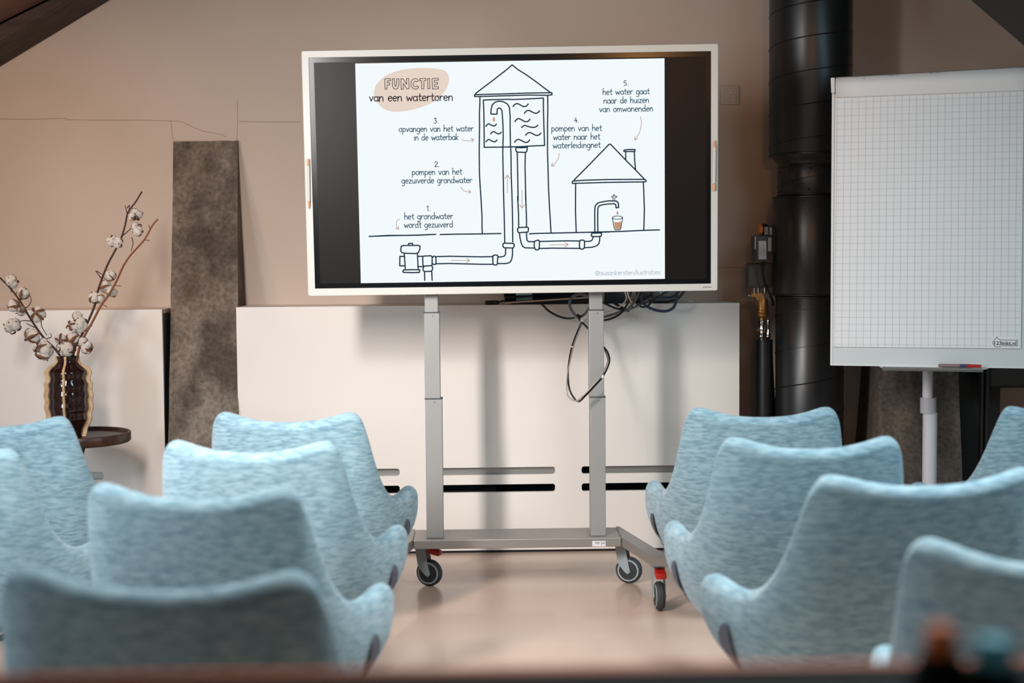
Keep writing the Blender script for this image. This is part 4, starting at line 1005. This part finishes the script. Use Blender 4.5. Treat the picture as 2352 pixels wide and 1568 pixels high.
branch('bare reddish cotton branch rising furthest right out of the vase', [(363, 503), (350, 518), (332, 550), (300, 586), (283, 612), (268, 645), (248, 680), (232, 702), (212, 740), (196, 768), (182, 800), (172, 860)],
       [(198, 797, 15), (190, 785, 12)],
       [[(345, 526), (341, 515)], [(332, 551), (344, 552)], [(283, 608), (290, 600)], [(262, 655), (278, 657)], [(237, 700), (246, 704)], [(205, 750), (212, 748)]], M_twig2, -.02)
# ================================================================== ARMCHAIRS
KEYS = [(0, 0, -.030, .783, 0, .14, .27), (.12, .08, -.029, .786, .075, .14, .27), (.24, .15, -.022, .800, .135, .14, .27), (.32, .2, -.012, .817, .175, .15, .265), (.38, .236, .004, .819, .195, .155, .26), (.42, .254, .018, .803, .205, .16, .255),
        (.46, .263, .036, .762, .212, .17, .25), (.53, .278, .078, .655, .225, .19, .245), (.60, .295, .130, .556, .235, .215, .24), (.67, .313, .190, .498, .24, .24, .225), (.74, .330, .245, .474, .245, .27, .215),
        (.81, .346, .305, .476, .25, .30, .21), (.87, .356, .358, .486, .25, .325, .21), (.915, .362, .395, .490, .25, .345, .215), (.95, .365, .418, .486, .25, .355, .22), (.98, .364, .430, .466, .252, .36, .23), (1, .361, .434, .44, .254, .365, .24)]
def key(t):
    s = -1 if t < 0 else 1; t = abs(t)
    for a, b in zip(KEYS, KEYS[1:]):
        if t <= b[0] + 1e-9:
            f = (t - a[0]) / (b[0] - a[0]); v = [a[i] + (b[i] - a[i]) * f for i in range(7)]
            return Vector((s * v[1], v[2], v[3] * .962)), Vector((s * v[4], v[5], v[6] * .962))
ts = [-k_[0] for k_ in KEYS[:0:-1]] + [k_[0] for k_ in KEYS]
def shellmesh():
    bm = bmesh.new(); secs = []
    pth = [key(t) for t in ts]
    for i, t in enumerate(ts):
        top, bot = pth[i]
        a, b = pth[max(i - 1, 0)], pth[min(i + 1, len(ts) - 1)]
        def nrm(j):
            tg = b[j] - a[j]; tg.z = 0; tg.normalize(); return Vector((-tg.y, tg.x, 0))     # points inward (to the seat)
        nt_, nb = nrm(0), nrm(1)
        th_ = .052 if abs(t) < .4 else .052 + .016 * (abs(t) - .4)
        endk = abs(t)
        if endk > .94: th_ *= 1 - .6 * ((endk - .94) / .06) ** 2
        mid = .026
        sec = []
        def pt(v, off):
            base = top.lerp(bot, v) ; nn = nt_.lerp(nb, v)
            bulge = -.028 * math.sin(math.pi * min(1, v)) * (.55 if abs(t) < .3 else 1 + .7 * max(0, (abs(t) - .6) / .4))
            return base + nn * (off + bulge)
        o0 = .026 - th_ / 2; o1 = .026 + th_ / 2
        for v in (1, .85, .7, .55, .4, .26, .14, .06): sec.append(pt(v, o0))
        hgt = (top.z - bot.z)
        for k_ in range(5):
            ph = math.pi * (k_ + .0) / 4; e = pt(.03, .026); 
            sec.append(e + nt_ * (-math.cos(ph) * th_ / 2) + Vector((0, 0, math.sin(ph) * th_ * .5)))
        for v in (.06, .14, .26, .4, .55, .7, .85, 1): sec.append(pt(v, o1))
        secs.append([bm.verts.new(p) for p in sec])
    m_ = len(secs[0])
    for A, B in zip(secs, secs[1:]):
        for j in range(m_ - 1): bm.faces.new((A[j], A[j + 1], B[j + 1], B[j]))
        bm.faces.new((A[m_ - 1], A[0], B[0], B[m_ - 1]))
    bm.faces.new(secs[0]); bm.faces.new(secs[-1][::-1])
    return finish(bm, True, 180)
def slitmesh(s):
    """narrow lens-shaped dark patch on the flank, painting the shade in the arm slit"""
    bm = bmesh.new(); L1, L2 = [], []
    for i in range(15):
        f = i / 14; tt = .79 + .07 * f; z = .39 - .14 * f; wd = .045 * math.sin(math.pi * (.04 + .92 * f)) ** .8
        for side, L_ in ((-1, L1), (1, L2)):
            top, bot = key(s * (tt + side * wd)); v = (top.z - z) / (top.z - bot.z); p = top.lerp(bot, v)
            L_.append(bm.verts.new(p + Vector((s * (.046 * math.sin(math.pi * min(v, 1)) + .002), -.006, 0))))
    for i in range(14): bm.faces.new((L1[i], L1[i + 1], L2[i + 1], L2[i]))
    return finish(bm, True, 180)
shell_me = shellmesh(); shell_me.materials.append(M_fabric)
slit_me = [slitmesh(-1), slitmesh(1)]
for m_ in slit_me: m_.materials.append(M_slit)
def super_box(hx, hy, hz, e=4, n=20):
    bm = bmesh.new(); bmesh.ops.create_uvsphere(bm, u_segments=32, v_segments=16, radius=1)
    for v in bm.verts:
        l = (abs(v.co.x) ** e + abs(v.co.y) ** e + abs(v.co.z) ** e) ** (1 / e); v.co = Vector((v.co.x / l * hx, v.co.y / l * hy, v.co.z / l * hz))
    return finish(bm, True, 180)
cush_me = super_box(.15, .14, .045); cush_me.materials.append(M_fabric)
pan_me = super_box(.165, .13, .03, 3); pan_me.materials.append(M_fabric)
ped = LATHE([(.028, .245), (.022, .23), (.02, .08), (.032, .06), (.032, .04)], 24, (0, .26))
ped_me = finish(ped, True); ped_me.materials.append(M_leg)
leg_me = [finish(TUBE([(0, .26, .05), (.11 * math.cos(R(45 + 90 * k)), .26 + .11 * math.sin(R(45 + 90 * k)), .012)], lambda f: .014 - .004 * f, 10, 0), True) for k in range(4)]
for m_ in leg_me: m_.materials.append(M_leg)
def chair0():
    t = thing('armchair', '', 'armchair')
    sh = link('shell', shell_me, None, t); md = sh.modifiers.new('s', 'SUBSURF'); md.levels = 2; md.render_levels = 2
    link('side_slit_shade', slit_me[0], None, sh); link('side_slit_shade', slit_me[1], None, sh)
    link('seat_cushion', cush_me, None, t, (0, .31, .335)); link('seat_pan', pan_me, None, t, (0, .28, .262))
    link('pedestal', ped_me, None, t)
    for l in leg_me: link('base_arm', l, None, t)
    return t
def copy_tree(o, parent=None):
    c = o.copy(); COL.objects.link(c); c.parent = parent
    for ch in list(o.children): copy_tree(ch, c)
    return c
proto = chair0(); first = True
SP = [  # back-top centre px x, width px, label, rz
    (656.5, 363, 940, 'pale blue armchair in the front row, left block, aisle seat', -7),
    (1752.5, 365, 929, 'pale blue armchair in the front row, right block, aisle seat', -4),
    (570, 430, 1005, 'pale blue armchair second from the screen in the left aisle column', -8),
    (1864, 443, 996, 'pale blue armchair second from the screen in the right aisle column', -2),
    (435, 540, 1104, 'pale blue armchair third from the screen in the left aisle column', -10),
    (2150, 550, 1092, 'pale blue armchair third from the screen in the right aisle column', 19),
    (352, 718, 1298, 'shadowed blue armchair nearest the camera at bottom left', -8),
    (2425, 690, 1246, 'shadowed blue armchair nearest the camera at bottom right', -24),
    (-16, 362, 950, 'pale blue armchair partly out of frame in front of the vase table', -4),
    (-168, 430, 1022, 'blue armchair cut off by the left frame edge, only its right flank showing', -7),
    (2462, 372, 922, 'blue armchair at the right frame edge below the flip chart', 12)]
for px, wpx, ytop, lab, rz in SP:
    d = .505 * FPX / wpx
    c_ = proto if first else copy_tree(proto)
    first = False
    # refine distance from the known height of the back corners
    dh = None
    for _ in range(30):
        z = at_y(px - wpx * .33, ytop, d).z
        d += (z - .806) * 1.5
    X = at_y(px, ytop, d).x
    c_.location = (X, d, 0); c_.rotation_euler = (0, 0, R(rz)); c_['label'] = lab; c_['group'] = 'armchairs in rows facing the screen'
    c_['category'] = 'armchair'
    if px == 352: c_.scale = (1.07, 1, 1)
    if px == 2150: c_.location = (1.06, 3.25, 0); c_.rotation_euler = (0, 0, R(10)); c_.scale = (1.15, 1, 1)
# ================================================================== NEAR TABLE
TZ = .92
ey = 1.38
zz = at_y(1176, 1530, ey).z
t = thing('counter_table', 'black high table across the bottom edge right by the camera', 'table', (0, .9, 0))
part('tabletop', BOX((-.95, .42, zz - .035), (.95, ey - .018, zz), .003), M_table, t)
part('edge_strip', BOX((-.95, ey - .0178, zz - .034), (.95, ey, zz + .001), .004), M_tedge, t)
for sx in (-1, 1):
    for yy in (.5, 1.28): part('leg', BOX((sx * .86 - .025, yy - .025, 0), (sx * .86 + .025, yy + .025, zz - .0355), .003), M_table, t)
def bottle(label, px, py, glint_m, r):
    d = 1.15; c = at_y(px, py, d); hz = c.z
    t = thing('small_bottle', label, 'bottle', (c.x, d, zz))
    part('bottle_body', LATHE([(r * 1.25, zz + .0005), (r * 1.35, zz + .004), (r * 1.3, zz + (hz - zz) * .5), (r * .8, hz - .014)], 28, (c.x, d)), M_table, t, True)
    part('cap', LATHE([(r * .6, hz - .013), (r * .65, hz - .002), (r * .5, hz + .009), (.001, hz + .011)], 24, (c.x, d)), glint_m, t, True)  # coloured cap paints a blurred highlight on the dark glossy object
bottle('dark blurred bottle with painted orange glint on the near black table', 2160, 1462, mat('glint_amber', (225, 115, 45), .5), .021)
bottle('dark blurred bottle with painted teal glint near the right end of the near table', 2284, 1492, mat('glint_teal', (95, 190, 215), .5), .025)
